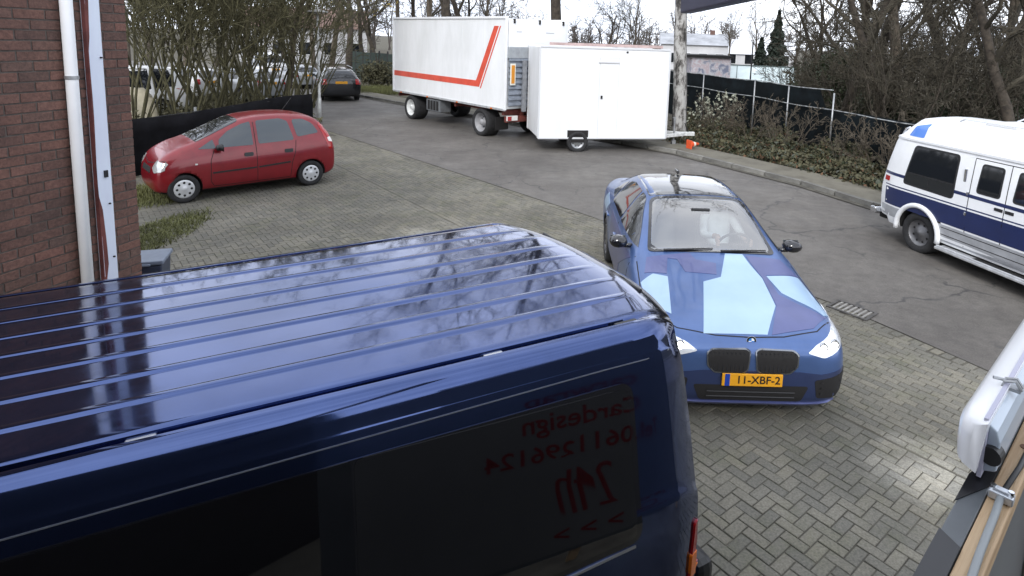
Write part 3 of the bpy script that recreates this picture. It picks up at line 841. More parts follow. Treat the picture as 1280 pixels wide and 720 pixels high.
for s, pl in ((1, 'R'), (-1, 'L')):
    patch(bvh, round_poly([(.88, .985), (.80, 1.0), (.10, 1.33), (-.02, 1.352), (-.16, 1.355), (-.16, .985)], .03), pl, darkglass, 'door_window', bm, off=.004, cell=.1)
    patch(bvh, round_poly([(-.22, .99), (-.22, 1.357), (-.75, 1.345), (-1.02, 1.29), (-1.10, 1.0)], .04), pl, darkglass, 'door_window', bm, off=.004, cell=.1)
    patch(bvh, round_poly([(-1.15, 1.02), (-1.08, 1.28), (-1.3, 1.20), (-1.46, 1.06)], .03), pl, darkglass, 'quarter_window', bm, off=.004, cell=.1)
    seam(bvh, [(1.02, .35), (1.06, .60), (1.0, .93)], pl, bm); seam(bvh, [(-.19, .32), (-.19, .95)], pl, bm); seam(bvh, [(-1.12, .95), (-1.02, .75), (-.88, .55), (-.85, .35)], pl, bm)
    for y in (-.02, -1.0): box_part('door_handle', (s * .94, y - .08, .80), (.03, .20, .03), wrap, bm, .01)
    box_part('side_vent', (s * .943, 1.14, .66), (.012, .16, .06), black, bm, .008)
    mirror_box(bm, s * .88, .72, 1.0, [gloss_black], s=1.05)
    # lamps: dark housing, clear bright projector glass, amber corner
    hl = patch(bvh, round_poly([(s * .47, .640), (s * .56, .690), (s * .86, .765), (s * .915, .745), (s * .885, .660), (s * .62, .598)], .022), 'F', mat('headlight glass', (.80, .83, .86), .05, .35, 1.0), 'headlight', bm, off=.006, cell=.06)
    for cx, r_ in ((.62, .038), (.74, .042)):
        b = MB(); yy = 2.36 if cx < .7 else 2.28
        hit = bvh.ray_cast(Vector((s * cx, 6, .675)), Vector((0, -1, 0)))[0]
        b.tube([(s * cx, hit.y - .02, .675), (s * cx, hit.y + .012, .675)], r_, 16)
        b.build('lamp_ring', chrome, hl, smooth=False)
        b = MB(); b.tube([(s * cx, hit.y - .02, .675), (s * cx, hit.y + .015, .675)], r_ * .7, 14); b.build('lamp_lens', lit_lens, hl)
    # kidney grille with its vertical bars
    kp = round_poly([(s * .030, .640), (s * .045, .490), (s * .085, .462), (s * .32, .468), (s * .378, .525), (s * .385, .625), (s * .345, .650), (s * .06, .655)], .018)
    kf = round_poly([(s * .018, .648), (s * .034, .483), (s * .080, .450), (s * .326, .456), (s * .391, .518), (s * .399, .630), (s * .352, .661), (s * .054, .667)], .02)
    patch(bvh, kf, 'F', mat('dark chrome', (.22, .23, .25), .2, .9), 'grille_frame', bm, off=.010, cell=.06)
    gr = patch(bvh, kp, 'F', under, 'grille', bm, off=.0125, cell=.06)
    for i in range(9):
        x = .075 + .036 * i; hit = bvh.ray_cast(Vector((s * x, 6, .57)), Vector((0, -1, 0)))[0]
        z1 = .475 if x < .33 else .50
        h1 = bvh.ray_cast(Vector((s * x, 6, z1)), Vector((0, -1, 0)))[0]; h2 = bvh.ray_cast(Vector((s * x, 6, .645)), Vector((0, -1, 0)))[0]
        b = MB(); b.beam((s * x, h1.y + .014, z1), (s * x, h2.y + .014, .640), .007, .009, up=(1, 0, 0)); b.build('grille_bar', mat('satin grille bar', (.035, .036, .04), .3, .5), gr)
    patch(bvh, round_poly([(s * .545, .40), (s * .575, .235), (s * .80, .225), (s * .875, .33), (s * .87, .455)], .025), 'F', under, 'side_intake', bm, off=.006, cell=.06)
    for i in range(3): 
        z = .28 + .05 * i; h1 = bvh.ray_cast(Vector((s * .60, 6, z)), Vector((0, -1, 0)))[0]; h2 = bvh.ray_cast(Vector((s * .80, 6, z)), Vector((0, -1, 0)))[0]
        b = MB(); b.beam(h1 + Vector((0, .008, 0)), h2 + Vector((0, .008, 0)), .01, .012); b.build('intake_bar', black, bm)
    patch(bvh, round_poly([(s * .55, .93), (s * .62, .74), (s * .80, .80), (s * .76, .93)], .03), 'B', redlamp, 'tail_light', bm, off=.005, cell=.06)
patch(bvh, round_poly([(-.50, .345), (-.44, .200), (.44, .200), (.50, .345)], .03), 'F', under, 'lower_intake', bm, off=.006, cell=.07)
for z in (.24, .285):
    h1 = [bvh.ray_cast(Vector((x, 6, z)), Vector((0, -1, 0)))[0] + Vector((0, .008, 0)) for x in (-.38, -.13, .13, .38)]
    b = MB(); b.tube(h1, .007, 6); b.build('intake_bar', black, bm)
patch(bvh, strip_poly([(-.84, .180), (-.5, .172), (0, .170), (.5, .172), (.84, .180)], .03), 'F', wrap_purple, 'front_lip', bm, off=.02, cell=.08, skirt=.03)
patch(bvh, strip_poly([(-.845, 2.06), (-.62, 2.27), (-.3, 2.345), (0, 2.36), (.3, 2.345), (.62, 2.27), (.845, 2.06)], .010), 'T', under, 'bonnet_seam', bm, off=.002, cell=.07, skirt=.005)
for s in (1, -1): patch(bvh, strip_poly([(s * .845, 2.06), (s * .85, 1.6), (s * .825, 1.1)], .010), 'T', under, 'bonnet_seam', bm, off=.002, cell=.07, skirt=.005)
# the wrap's angular patches; the last one paints shade onto the bumper
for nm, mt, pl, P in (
    ('pale_stripe', wrap_light, 'T', [(-.14, 1.00), (-.33, 1.00), (-.40, 1.45), (-.36, 1.95), (-.16, 2.33), (.40, 2.33), (.22, 1.55), (.02, 1.45)]),
    ('pale_patch', wrap_light, 'T', [(-.46, 1.40), (-.80, 1.36), (-.845, 1.98), (-.78, 2.03), (-.60, 1.85), (-.50, 1.72)]),
    ('pale_patch', wrap_light, 'T', [(.835, 1.50), (.70, 1.40), (.56, 1.46), (.64, 2.10), (.82, 1.95)]),
    ('violet_patch', wrap_purple, 'T', [(.72, 1.08), (.25, 1.00), (.20, 1.12), (-.00, 1.18), (.05, 1.40), (.36, 1.36), (.40, 1.12), (.50, 1.10), (.56, 1.40), (.78, 1.36)]),
    ('violet_patch', wrap_purple, 'T', [(-.36, 1.02), (-.72, 1.06), (-.82, 1.35), (-.46, 1.38), (-.46, 1.75), (-.60, 1.92), (-.76, 2.05), (-.80, 2.05), (-.60, 2.24), (-.20, 2.33), (-.37, 1.95), (-.41, 1.45)]),
    ('violet_patch', wrap_purple, 'R', [(.30, .30), (.40, .62), (.95, .90), (-.8, .93), (-.55, .55), (-.70, .30)]),
    ('pale_patch', wrap_light, 'R', [(-1.15, .93), (-1.60, .98), (-1.75, .80), (-1.30, .78)]),
    ('violet_patch', wrap_purple, 'L', [(.30, .30), (.40, .62), (.95, .90), (-.8, .93), (-.55, .55), (-.70, .30)]),
    ('shade_patch', wrap_shade, 'F', [(-.915, .50), (-.60, .455), (-.42, .475), (.42, .475), (.60, .455), (.915, .50), (.90, .20), (.80, .155), (-.80, .155), (-.90, .20)])):
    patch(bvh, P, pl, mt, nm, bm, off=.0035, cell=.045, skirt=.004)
h0 = bvh.ray_cast(Vector((0, 6, .42)), Vector((0, -1, 0)))[0]
plate(bm, '11-XBF-2', h0.y + .022, .405, 1)
# round bonnet badge: black ring, blue and white quarters
hb_ = bvh.ray_cast(Vector((0, 2.39, 3)), Vector((0, 0, -1)))
bo, bn_ = hb_[0], hb_[1]
if bn_.z < 0: bn_ = -bn_
Q = basis(bo + bn_ * .004, (-1, 0, 0), Vector((0, 0, 1)))
bdg = MB()
def disc_sector(r0, r1, a0, a1, z, mi, n=8):
    vs = []; 
    for i in range(n + 1):
        a = a0 + (a1 - a0) * i / n
        vs += [Q @ Vector((r0 * math.cos(a), r0 * math.sin(a), z)), Q @ Vector((r1 * math.cos(a), r1 * math.sin(a), z))]
    bdg.add(vs, [(2 * i, 2 * i + 1, 2 * i + 3, 2 * i + 2) for i in range(n)], mi)
disc_sector(.026, .041, 0, 2 * math.pi, .006, 0, 28); disc_sector(.041, .043, 0, 2 * math.pi, .004, 2, 28)
for k in range(4): disc_sector(.0005, .026, k * math.pi / 2, (k + 1) * math.pi / 2, .006, 1 if k % 2 else 2)
bdg.build('badge', [ink, mat('badge blue', (.02, .2, .6), .3), mat('badge white', (.8, .8, .8), .3)], bm)
for x0, x1 in ((.52, -.02), (-.10, -.60)):
    pts = []
    for i in range(7):
        x = x0 + (x1 - x0) * i / 6; hit = bvh.ray_cast(Vector((x, .985 - .035 * (i / 6) , 3)), Vector((0, 0, -1)))[0]; pts.append(hit + Vector((0, 0, .02)))
    b = MB(); b.tube(pts, [.012, .011, .010, .009, .008, .007, .006], 6); b.build('wiper', black, bm)
wm = wheel_mesh(.335, .26, 'spoke', mat('dark alloy', (.12, .12, .13), .3, .7))
for x in (-.80, .80):
    put_wheel(bm, wm, x, 1.62, .335, R(6)); put_wheel(bm, wm, x, -1.345, .335)
# cabin
seatm = mat('grey seat leather', (.06, .06, .062), .6)
b = MB(); b.box((0, -.4, .33), (1.5, 2.7, .05)); b.box((0, 1.02, .72), (1.35, .30, .40)); b.box((0, .86, .93), (1.36, .22, .05)); b.build('dashboard', mat('dark dash', (.03, .03, .032), .6), bm, bevel=.03)
for sx in (.38, -.38):
    b = MB(); b.box((sx, -.05, .50), (.50, .52, .16)); b.box((sx, -.36, .84), (.48, .14, .62), M=Matrix.Rotation(R(14), 3, 'X')); b.box((sx, -.46, 1.22), (.26, .09, .18)); b.build('front_seat', seatm, bm, bevel=.04)
b = MB(); b.box((0, -1.05, .70), (1.30, .16, .60)); b.build('rear_seat', seatm, bm, bevel=.04)
b = MB(); c0 = Vector((-.38, .52, .93)); tl = Matrix.Rotation(R(-28), 3, 'X')
b.tube([c0 + tl @ Vector((.185 * math.cos(t), 0, .185 * math.sin(t))) for t in [2 * math.pi * i / 28 for i in range(29)]], .015, 8)
b.beam(c0 + tl @ Vector((-.17, 0, 0)), c0 + tl @ Vector((.17, 0, 0)), .03, .02); b.beam(c0, c0 + tl @ Vector((0, 0, -.17)), .03, .02)
b.beam(c0, c0 + Vector((0, .30, -.14)), .06, .06); b.build('steering_wheel', black, bm, smooth=False)
b = MB(); b.box((0, .40, 1.29), (.22, .03, .065)); b.build('rear_view_mirror', black, bm, bevel=.01)

# the driver: one skinned figure seated behind the wheel (left-hand drive)
def skin_figure(name, verts, edges, radii, mt, parent, sub=2):
    me_ = bpy.data.meshes.new(name); me_.from_pydata(verts, edges, [])
    o = bpy.data.objects.new(name, me_); COL.objects.link(o)
    o.modifiers.new('skin', 'SKIN'); me_.skin_vertices or None
    for i, r_ in enumerate(radii):
        sv = me_.skin_vertices[0].data[i]; sv.radius = r_ if hasattr(r_, '__len__') else (r_, r_); sv.use_root = (i == 0)
    s = o.modifiers.new('s', 'SUBSURF'); s.levels = s.render_levels = sub
    m2 = applied(o); m2.materials.clear(); m2.materials.append(mt)
    for p in m2.polygons: p.use_smooth = True
    return m2
dx, dy = -.38, -.10
dr_ = thing('person', 'driver in a white shirt with both hands on the steering wheel of the blue car', 'person', (0, 0, 0)); dr_.parent = None
dr_.location = (1.687, 7.33, 0); dr_.rotation_euler = (0, 0, 3.155)
shirt = mat('white shirt cotton', (.80, .81, .82), .8, var=.08, vscale=9); skinm = mat('skin', (.50, .31, .23), .5, var=.08, vscale=20); jeans = mat('dark blue trousers', (.03, .04, .07), .8); hairm = mat('short brown hair', (.05, .035, .025), .7, var=.3, vscale=40)
Vs = []; Es = []; Rs = []
def vtx(p, r_, par=None):
    Vs.append(p); Rs.append(r_)
    if par is not None: Es.append((par, len(Vs) - 1))
    return len(Vs) - 1
pel = vtx((dx, dy, .66), (.17, .12)); wa = vtx((dx, dy - .05, .82), (.155, .11), pel); ch = vtx((dx, dy - .10, 1.00), (.19, .115), wa); nb = vtx((dx, dy - .12, 1.12), (.13, .08), ch)
nk_ = vtx((dx, dy - .10, 1.18), .055, nb); 
for s in (1, -1):
    sh = vtx((dx + s * .17, dy - .10, 1.08), .07, nb); el = vtx((dx + s * .24, dy + .17, .90), .050, sh); wr = vtx((dx + s * .155, dy + .44, .97), .032, el)
    vtx((dx + s * .150, dy + .50, .985), (.036, .024), wr)
body_me = skin_figure('torso', Vs, Es, Rs, shirt, dr_)
o = bpy.data.objects.new('body', body_me); link(o, dr_)
body_me.materials.append(skinm)
for p in body_me.polygons:
    c = p.center
    if c.z > 1.165 or c.y > dy + .40: p.material_index = 1
# legs
Vs = []; Es = []; Rs = []
pv = vtx((dx, dy, .64), (.17, .11))
for s in (1, -1):
    hp = vtx((dx + s * .10, dy + .06, .63), .09, pv); kn = vtx((dx + s * .14, dy + .50, .68), .065, hp); an = vtx((dx + s * .13, dy + .82, .42), .045, kn); vtx((dx + s * .13, dy + .95, .42), .042, an)
o = bpy.data.objects.new('trousers', skin_figure('trousers', Vs, Es, Rs, jeans, dr_)); link(o, dr_)
# head with brow, nose, chin, ears and eyes
hbm_ = bmesh.new(); bmesh.ops.create_uvsphere(hbm_, u_segments=24, v_segments=18, radius=1)
for v_ in hbm_.verts:
    x, y, z = v_.co; zz_ = z
    wx = .076 * (1 - .22 * max(0, -z) ** 1.5); wy = .098 * (1 - .10 * max(0, -z))
    px, py, pz = x * wx, y * wy, z * .118
    if y > .3 and abs(x) < .30: 
        py += .022 * math.exp(-((z + .12) / .20) ** 2) * math.exp(-(x / .16) ** 2)      # nose
        py += .008 * math.exp(-((z + .78) / .15) ** 2)                                     # chin
        py += .006 * math.exp(-((z - .30) / .12) ** 2)                                     # brow
    if y > .3: py -= .010 * math.exp(-((z - .08) / .10) ** 2) * math.exp(-((abs(x) - .38) / .16) ** 2)  # eye sockets
    v_.co = (dx + px, dy - .06 + py, 1.30 + pz)
for f in hbm_.faces: f.smooth = True
hme_ = bpy.data.meshes.new('head'); hbm_.to_mesh(hme_); hbm_.free(); hme_.materials.append(skinm); o = bpy.data.objects.new('head', hme_); link(o, dr_); head = o
for s in (1, -1):
    b = MB(); b.lathe_x([(-.012, .0), (-.008, .018), (.008, .030), (.012, .026), (.010, .0)], 12, (dx + s * .078, dy - .065, 1.29)); b.build('ear', skinm, head, smooth=True)
    b = MB(); b.lathe_x([(-.011, .0), (-.007, .008), (0, .011), (.007, .008), (.011, .0)], 10, (dx + s * .029, dy + .022, 1.312)); b.build('eye', mat('eye', (.10, .08, .07), .2), head, smooth=True)
b = MB(); b.box((dx, dy + .030, 1.243), (.046, .012, .008)); b.build('mouth', mat('lips', (.35, .15, .12), .5), head, bevel=.003)
hh = bmesh.new(); bmesh.ops.create_uvsphere(hh, u_segments=24, v_segments=14, radius=1)
bmesh.ops.delete(hh, geom=[v_ for v_ in hh.verts if v_.co.z < -.25 or (v_.co.y > .42 and v_.co.z < .52)], context='VERTS')
for v_ in hh.verts: v_.co = (dx + v_.co.x * .083, dy - .064 + v_.co.y * .105, 1.303 + v_.co.z * .125)
for f in hh.faces: f.smooth = True
hm2 = bpy.data.meshes.new('hair'); hh.to_mesh(hm2); hh.free(); hm2.materials.append(hairm); link(bpy.data.objects.new('hair', hm2), dr_)
# hands: palm and five fingers curled round the rim
for s in (1, -1):
    pc = Vector((dx + s * .165, dy + .545, .985)); rim = c0 + tl @ Vector((s * .18, 0, .04))
    hand = MB()
    W0 = Vector((dx + s * .150, dy + .49, .985)); P = rim + Vector((0, -.035, 0))
    hand.tube([W0, W0.lerp(P, .5), P], [.026, .036, .032], 10)
    for k in range(4):
        a = P + Vector((0, .0, .030 - .020 * k)); L_ = (.030, .034, .032, .026)[k]
        hand.tube([a, a + Vector((s * .022, .018, 0)), a + Vector((s * .026, .018 + L_, -.003)), a + Vector((s * .004, .030 + L_, -.004)), a + Vector((-s * .012, .022 + L_, -.004))], [.010, .0095, .009, .0085, .006], 7)
    a = P + Vector((-s * .018, -.01, .018)); hand.tube([a, a + Vector((-s * .014, .020, .018)), a + Vector((-s * .006, .046, .022))], [.012, .0105, .008], 7)
    hand.build('hand', skinm, dr_, smooth=True)

# ------------------------------------------------------------------ red hatchback by the dark fence
redp = mat('red car paint', (.200, .008, .014), .28, .15, .5, var=.10, vscale=4)
mv = thing('hatchback_car', 'small red tall hatchback parked nose in beside the dark fence', 'car', (-6.537, 12.21, 0), 2.343, scale=.885)
st = [(2.08, .36, .50, .50, .40, .60), (2.06, .28, .64, .60, .50, .68), (1.98, .22, .78, .75, .62, .85), (1.75, .19, .825, .87, .66, 1.00), (1.35, .18, .843, .93, .67, 1.11), (1.08, .18, .845, .96, .665, 1.18), (.94, .18, .845, .96, .655, 1.23),
      (.50, .18, .846, .96, .60, 1.41), (.20, .18, .847, .97, .575, 1.54), (-.05, .18, .848, .98, .575, 1.595), (-.6, .18, .848, .99, .58, 1.63), (-1.15, .18, .846, 1.01, .575, 1.60), (-1.5, .18, .842, 1.04, .56, 1.53), (-1.72, .20, .83, 1.05, .55, 1.40), (-1.86, .24, .81, 1.02, .58, 1.18), (-1.94, .30, .77, .95, .62, 1.02), (-1.965, .40, .68, .78, .56, .86)]
me, bvh = car_shell(st, redp, [(1.30, .30, .345), (-1.33, .30, .345)], .848)
shell_obj(me, 'body', mv)
for s, pl in ((1, 'R'), (-1, 'L')):
    patch(bvh, round_poly([(1.00, 1.06), (.70, 1.21), (.66, 1.05)], .02), pl, tint_glass, 'quarter_window', mv, cell=.09)
    patch(bvh, round_poly([(.60, 1.06), (.585, 1.20), (.40, 1.335), (.10, 1.455), (-.08, 1.49), (-.09, 1.06)], .03), pl, tint_glass, 'door_window', mv, cell=.09)
    patch(bvh, round_poly([(-.20, 1.07), (-.20, 1.50), (-.72, 1.515), (-.88, 1.46), (-.98, 1.09)], .05), pl, tint_glass, 'door_window', mv, cell=.09)
    patch(bvh, round_poly([(-1.06, 1.14), (-.98, 1.48), (-1.24, 1.48), (-1.45, 1.38), (-1.58, 1.19)], .06), pl, tint_glass, 'quarter_window', mv, cell=.09)
    seam(bvh, [(.70, 1.02), (.78, .85), (.80, .40), (.74, .30)], pl, mv); seam(bvh, [(-.14, 1.54), (-.14, .30)], pl, mv); seam(bvh, [(-1.02, 1.08), (-.98, .85), (-.90, .62), (-.86, .30)], pl, mv); seam(bvh, [(.74, .285), (-.86, .285)], pl, mv)
    patch(bvh, strip_poly([(.76, .58), (-.12, .60)], .035), pl, black, 'rub_strip', mv, off=.008); patch(bvh, strip_poly([(-.17, .60), (-.86, .64)], .035), pl, black, 'rub_strip', mv, off=.008)
    for y in (.02, -.84): patch(bvh, round_poly([(y + .10, .86), (y + .10, .93), (y - .09, .93), (y - .09, .86)], .03, 5), pl, black, 'door_handle', mv, off=.012, cell=.06)
    mirror_box(mv, s * .80, .62, 1.08, [black], s=.95)
    patch(bvh, round_poly([(s * .45, .76), (s * .50, .90), (s * .78, .86), (s * .79, .70), (s * .62, .66)], .03), 'F', mat('clear lamp glass', (.55, .56, .55), .08, .3, 1.0), 'headlight', mv, off=.005, cell=.06)
    patch(bvh, round_poly([(1.98, .70), (1.97, .82), (1.72, .88), (1.80, .72)], .02), pl, mat('clear lamp glass', (.55, .56, .55), .08, .3, 1.0), 'headlight', mv, off=.006, cell=.05)
    patch(bvh, round_poly([(-1.86, .84), (-1.78, .86), (-1.60, 1.34), (-1.66, 1.42), (-1.80, 1.30), (-1.88, 1.0)], .02), pl, redlamp, 'tail_light', mv, off=.006, cell=.05)
    patch(bvh, round_poly([(-1.885, .98), (-1.79, 1.0), (-1.77, 1.08), (-1.86, 1.08)], .02), pl, mat('white lamp lens', (.75, .73, .7), .1, coat=1), 'lamp_lens', mv, off=.009, cell=.05)
    b = MB(); b.box((s * .847, 1.06, .80), (.01, .05, .03)); b.build('side_indicator', mat('white lamp lens', (.75, .73, .7), .1), mv, bevel=.004)
patch(bvh, round_poly([(-.60, 1.02), (-.505, .14), (.505, .14), (.60, 1.02)], .07), 'T', darkglass, 'windscreen', mv, off=.005, cell=.1)
patch(bvh, round_poly([(-.52, 1.10), (-.50, 1.42), (.50, 1.42), (.52, 1.10)], .05), 'B', darkglass, 'rear_window', mv, off=.005, cell=.1)
patch(bvh, round_poly([(-.36, .62), (-.34, .74), (.34, .74), (.36, .62)], .03), 'F', under, 'grille', mv, off=.006, cell=.1)
seam(bvh, [(-.75, 1.72), (-.62, 1.92), (0, 2.0), (.62, 1.92), (.75, 1.72)], 'T', mv)
b = MB(); b.tube([(0, -1.0, 1.62), (0, -1.22, 1.86)], .006, 6); b.build('aerial', black, mv)
for ch in mv.children:
    for v_ in ch.data.vertices:
        if v_.co.z > .85: v_.co.z = .85 + (v_.co.z - .85) * 1.17
        if v_.co.y > 1.3: v_.co.y = 1.3 + (v_.co.y - 1.3) * .66
wm = wheel_mesh(.30, .19, 'hub', mat('pale silver hubcap', (.60, .61, .62), .35, .25))
for x in (-.735, .735):
    put_wheel(mv, wm, x, 1.30, .30); put_wheel(mv, wm, x, -1.33, .30)

# ------------------------------------------------------------------ dark blue van close below the camera
navy = mat('navy metallic paint', (.046, .074, .190), .10, .96, .5, var=.12, vscale=1.4, bump=.012, bscale=3)
rough_marks(navy, .045, .15, 5.0)
vn = thing('delivery_van', 'dark navy blue van with a ribbed roof and black side windows, nearest the camera', 'van', (.29, 3.42, 0), R(121.0))
VL = 4.55; ZR = 2.02
ribs = [-.54, -.36, -.18, 0.0, .18, .36, .54]
def van_half(y):
    """half profile (x,z) of the van at local y, from roof centre down to the sill"""
    e = min(1, y / .30); fade = 1 if y > .42 else max(0, (y - .22) / .20)
    drop = .085 * (1 - e) ** 2.4; nar = .055 * (1 - e) ** 2
    fr = 0 if y < VL - 1.6 else (y - (VL - 1.6)) / 1.6
    zc = ZR - drop - .10 * fr ** 2
    pts = []
    xs_ = {.72 * i / 24 for i in range(25)}
    for r_ in ribs: xs_ |= {abs(r_ + k) for k in (-.024, -.016, -.010, .010, .016, .024) if r_ >= 0 and r_ + k >= 0}
    for x in sorted(xs_):
        z = zc - .018 * (x / .72) ** 2
        rb = 0
        for r_ in ribs:
            d = abs(abs(x) - abs(r_)) if True else 0
            rb = max(rb, max(0, min(1, (.024 - d) / .013)))
        pts.append((x, z + .0075 * rb * fade))
    z0 = zc - .018
    dt = fade
    pts += [(.728, z0 - .004), (.733, z0 - .022 * dt - .004), (.752, z0 - .024 * dt - .005), (.758, z0 - .004), (.775, z0 - .004), (.795, z0 - .010), (.812, z0 - .022), (.828, z0 - .042), (.842, z0 - .072), (.850, z0 - .098)]
    pts += [(.854, z0 - .104), (.858, z0 - .112), (.872, z0 - .17), (.890, z0 - .28), (.912, z0 - .45), (.926, z0 - .60), (.936, z0 - .70), (.944, z0 - .755), (.952, z0 - .765), (.955, z0 - .80), (.957, z0 - 1.0), (.955, .70), (.953, .55), (.945, .40), (.92, .28), (.86, .22), (.5, .20), (0, .20)]
    return [(1.03 * (x - nar * min(1, x / .5)), z) for x, z in pts]
ys = [0, .012, .03, .06, .10, .15, .20, .26, .32, .38, .44, .52, .65] + [.65 + .2 * i for i in range(1, 19)] + [VL - .12, VL]
vs = []; n = 0
for y in ys:
    h = van_half(y); ring = [(-x, z) for x, z in h] + [(x, z) for x, z in h[-2:0:-1]]; n = len(ring)
    for x, z in ring:
        lean = .10 * max(0, 1 - y / .9) * max(0, min(1, (1.9 - z) / .9))     # the tail slopes out towards the bumper
        x *= 1 - .15 * max(0, y - .2) / 4.3          # the body narrows a little towards the front
        rnd_ = .15 * max(0, 1 - y / .7) * min(1, abs(x) / .80) ** 3
        vs.append((x, y - lean + rnd_, z))
fs = []
for i in range(len(ys) - 1):
    for k in range(n): fs.append((i * n + k, i * n + (k + 1) % n, (i + 1) * n + (k + 1) % n, (i + 1) * n + k))
fs += [tuple(range(n)), tuple((len(ys) - 1) * n + k for k in range(n))]
vme = bpy.data.meshes.new('body'); vme.from_pydata(vs, [], fs); fix_normals(vme)
vme.materials.append(navy)
for p in vme.polygons: p.use_smooth = len(p.vertices) == 4
vbvh = BVHTree.FromPolygons([v.co.copy() for v in vme.vertices], [tuple(p.vertices) for p in vme.polygons])
vbody = shell_obj(vme, 'body', vn)
vb_mod = vbody.modifiers.new('e', 'EDGE_SPLIT'); vb_mod.split_angle = R(38)
van_glass = mat('black van glass', (.003, .003, .004), .03, 0, .6, spec=.9)
chr2 = mat('dull trim strip', (.55, .56, .58), .3, .8)
for s, pl in ((1, 'R'), (-1, 'L')):
    patch(vbvh, round_poly([(.435, 1.09), (.475, 1.80), (4.1, 1.83), (4.2, 1.08)], .07, 6), pl, gloss_black, 'window_band', vn, off=.003, cell=.12)
    patch(vbvh, round_poly([(.465, 1.12), (.505, 1.775), (1.612, 1.808), (1.612, 1.10)], .03, 4), pl, van_glass, 'side_window', vn, off=.005, cell=.12, skirt=.004)
    patch(vbvh, round_poly([(1.622, 1.10), (1.622, 1.808), (2.95, 1.812), (2.95, 1.10)], .012, 3), pl, van_glass, 'side_window', vn, off=.005, cell=.12, skirt=.004)
    patch(vbvh, round_poly([(2.965, 1.10), (2.965, 1.812), (3.7, 1.79), (4.15, 1.3), (4.15, 1.10)], .02, 4), pl, van_glass, 'door_window', vn, off=.005, cell=.12, skirt=.004)
    seam(vbvh, [(1.617, .30), (1.617, 1.08)], pl, vn, .010); seam(vbvh, [(2.957, .30), (2.957, 1.08)], pl, vn, .010)
    patch(vbvh, strip_poly([(.10, 1.868), (.6, 1.872), (4.2, 1.86)], .004), pl, mat('grey seam strip', (.26, .27, .29), .35, .7), 'drip_strip', vn, off=.003, cell=.15, skirt=.006)
    patch(vbvh, strip_poly([(.47, 1.075), (1.62, 1.055)], .010), pl, chr2, 'window_strip', vn, off=.006, cell=.15, skirt=.006)
    patch(vbvh, round_poly([(-.06, .60), (-.04, .98), (.10, 1.02), (.13, .62)], .03), pl, redlamp, 'tail_light', vn, off=.012, cell=.05)
    patch(vbvh, round_poly([(-.05, .74), (-.045, .86), (.12, .86), (.12, .74)], .02), pl, amber, 'indicator_lens', vn, off=.016, cell=.05)
    b = MB(); b.box((s * .766, .42, ZR - .034), (.024, .12, .022)); b.box((s * .758, .33, ZR - .042), (.036, .10, .018)); b.build('gutter_end_cap', black, vn, bevel=.006)
    for yy in (1.05, 2.2): box_part('rack_fixing', (s * .767 * (1 - .15 * (yy - .2) / 4.3), yy, ZR - .036), (.028, .08, .014), chr2, vn, .004)
    wmv = wheel_mesh(.32, .22, 'steel', steel)
    for yy in (.98, 3.95): put_wheel(vn, wmv, s * .88, yy, .32)
    for yy in (.98, 3.95):
        b = MB(); b.tube([(s * .986, yy + .37 * math.cos(t), .33 + .37 * math.sin(t)) for t in [math.pi * i / 16 for i in range(17)]], .02, 6); b.build('arch_trim', black, vn)
patch(vbvh, round_poly([(-.72, 1.10), (-.66, 1.68), (.66, 1.68), (.72, 1.10)], .08, 6), 'B', van_glass, 'rear_window', vn, off=.006, cell=.12)
b = MB(); b.box((0, -.12, .50), (1.70, .12, .22)); b.build('rear_bumper', black, vn, bevel=.04)
b = MB(); b.tube([(-.50, .125, ZR - .040), (.50, .125, ZR - .040)], .010, 8); b.build('brake_light', black, vn)

# ------------------------------------------------------------------ white and blue camper van at the far kerb
cv_blue = mat('dark blue stripe paint', (.009, .018, .080), .35, 0, .4, var=.1, vscale=3)
camper = thing('camper_van', 'white and blue high roof camper van with rear ladder parked at the far kerb', 'camper van', (6.45, 10.58, 0), 3.378, scale=.895)
def camper_ring(y):
    r_ = min(1, y / .5); back = (1 - r_) ** 2
    zr_ = 2.44 - .42 * max(0, 1 - y / .5) ** 2.2
    ins = .10 * back
    sil = .46 if y < .3 else .36
    h = [(0, sil), (.7, sil), (.93 - ins, sil), (.965 - ins, sil + .10), (.985 - ins, .78), (.99 - ins, 1.0), (.985 - ins, 1.16), (.965 - ins, 1.5), (.925 - ins, 1.90), (.905 - ins, 1.985), (.925 - ins, 1.99), (.925 - ins, 2.03), (.885 - ins, 2.04), (.82 - ins, 2.04 + (zr_ - 2.04) * .55), (.66 - ins, 2.04 + (zr_ - 2.04) * .90), (.35, zr_ - .012), (0, zr_)]
    return h
def lean_c(y, z):
    t = max(0, 1 - y / .9)
    return y + t * .20 * max(0, (z - 1.0)) ** 1.3
ysc = [0, .02, .06, .12, .2, .3, .31, .45, .6, .8, 1.1, 1.5, 2.0, 2.6, 3.2, 3.8, 4.3, 4.6, 4.62, 5.0, 5.3, 5.42]
vs = []; n = 0
for y in ysc:
    h = camper_ring(y)
    if y > 4.3:
        k = (y - 4.3) / 1.12
        h = [(x * (1 - .10 * k), min(z, 2.42 - 1.25 * min(1, k * 1.25) if k < .8 else 1.25 - .25 * (k - .8) / .2)) for x, z in h]
    ring = h + [(-x, z) for x, z in h[-2:0:-1]]; n = len(ring)
    vs += [(x, lean_c(y, z), z) for x, z in ring]
fs = []
for i in range(len(ysc) - 1):
    for k in range(n): fs.append((i * n + k, i * n + (k + 1) % n, (i + 1) * n + (k + 1) % n, (i + 1) * n + k))
fs += [tuple(range(n)), tuple((len(ysc) - 1) * n + k for k in range(n))]
cme_ = bpy.data.meshes.new('body'); cme_.from_pydata(vs, [], fs); fix_normals(cme_); cme_.materials.append(whitepaint); cme_.materials.append(under)
for p in cme_.polygons: p.use_smooth = len(p.vertices) == 4
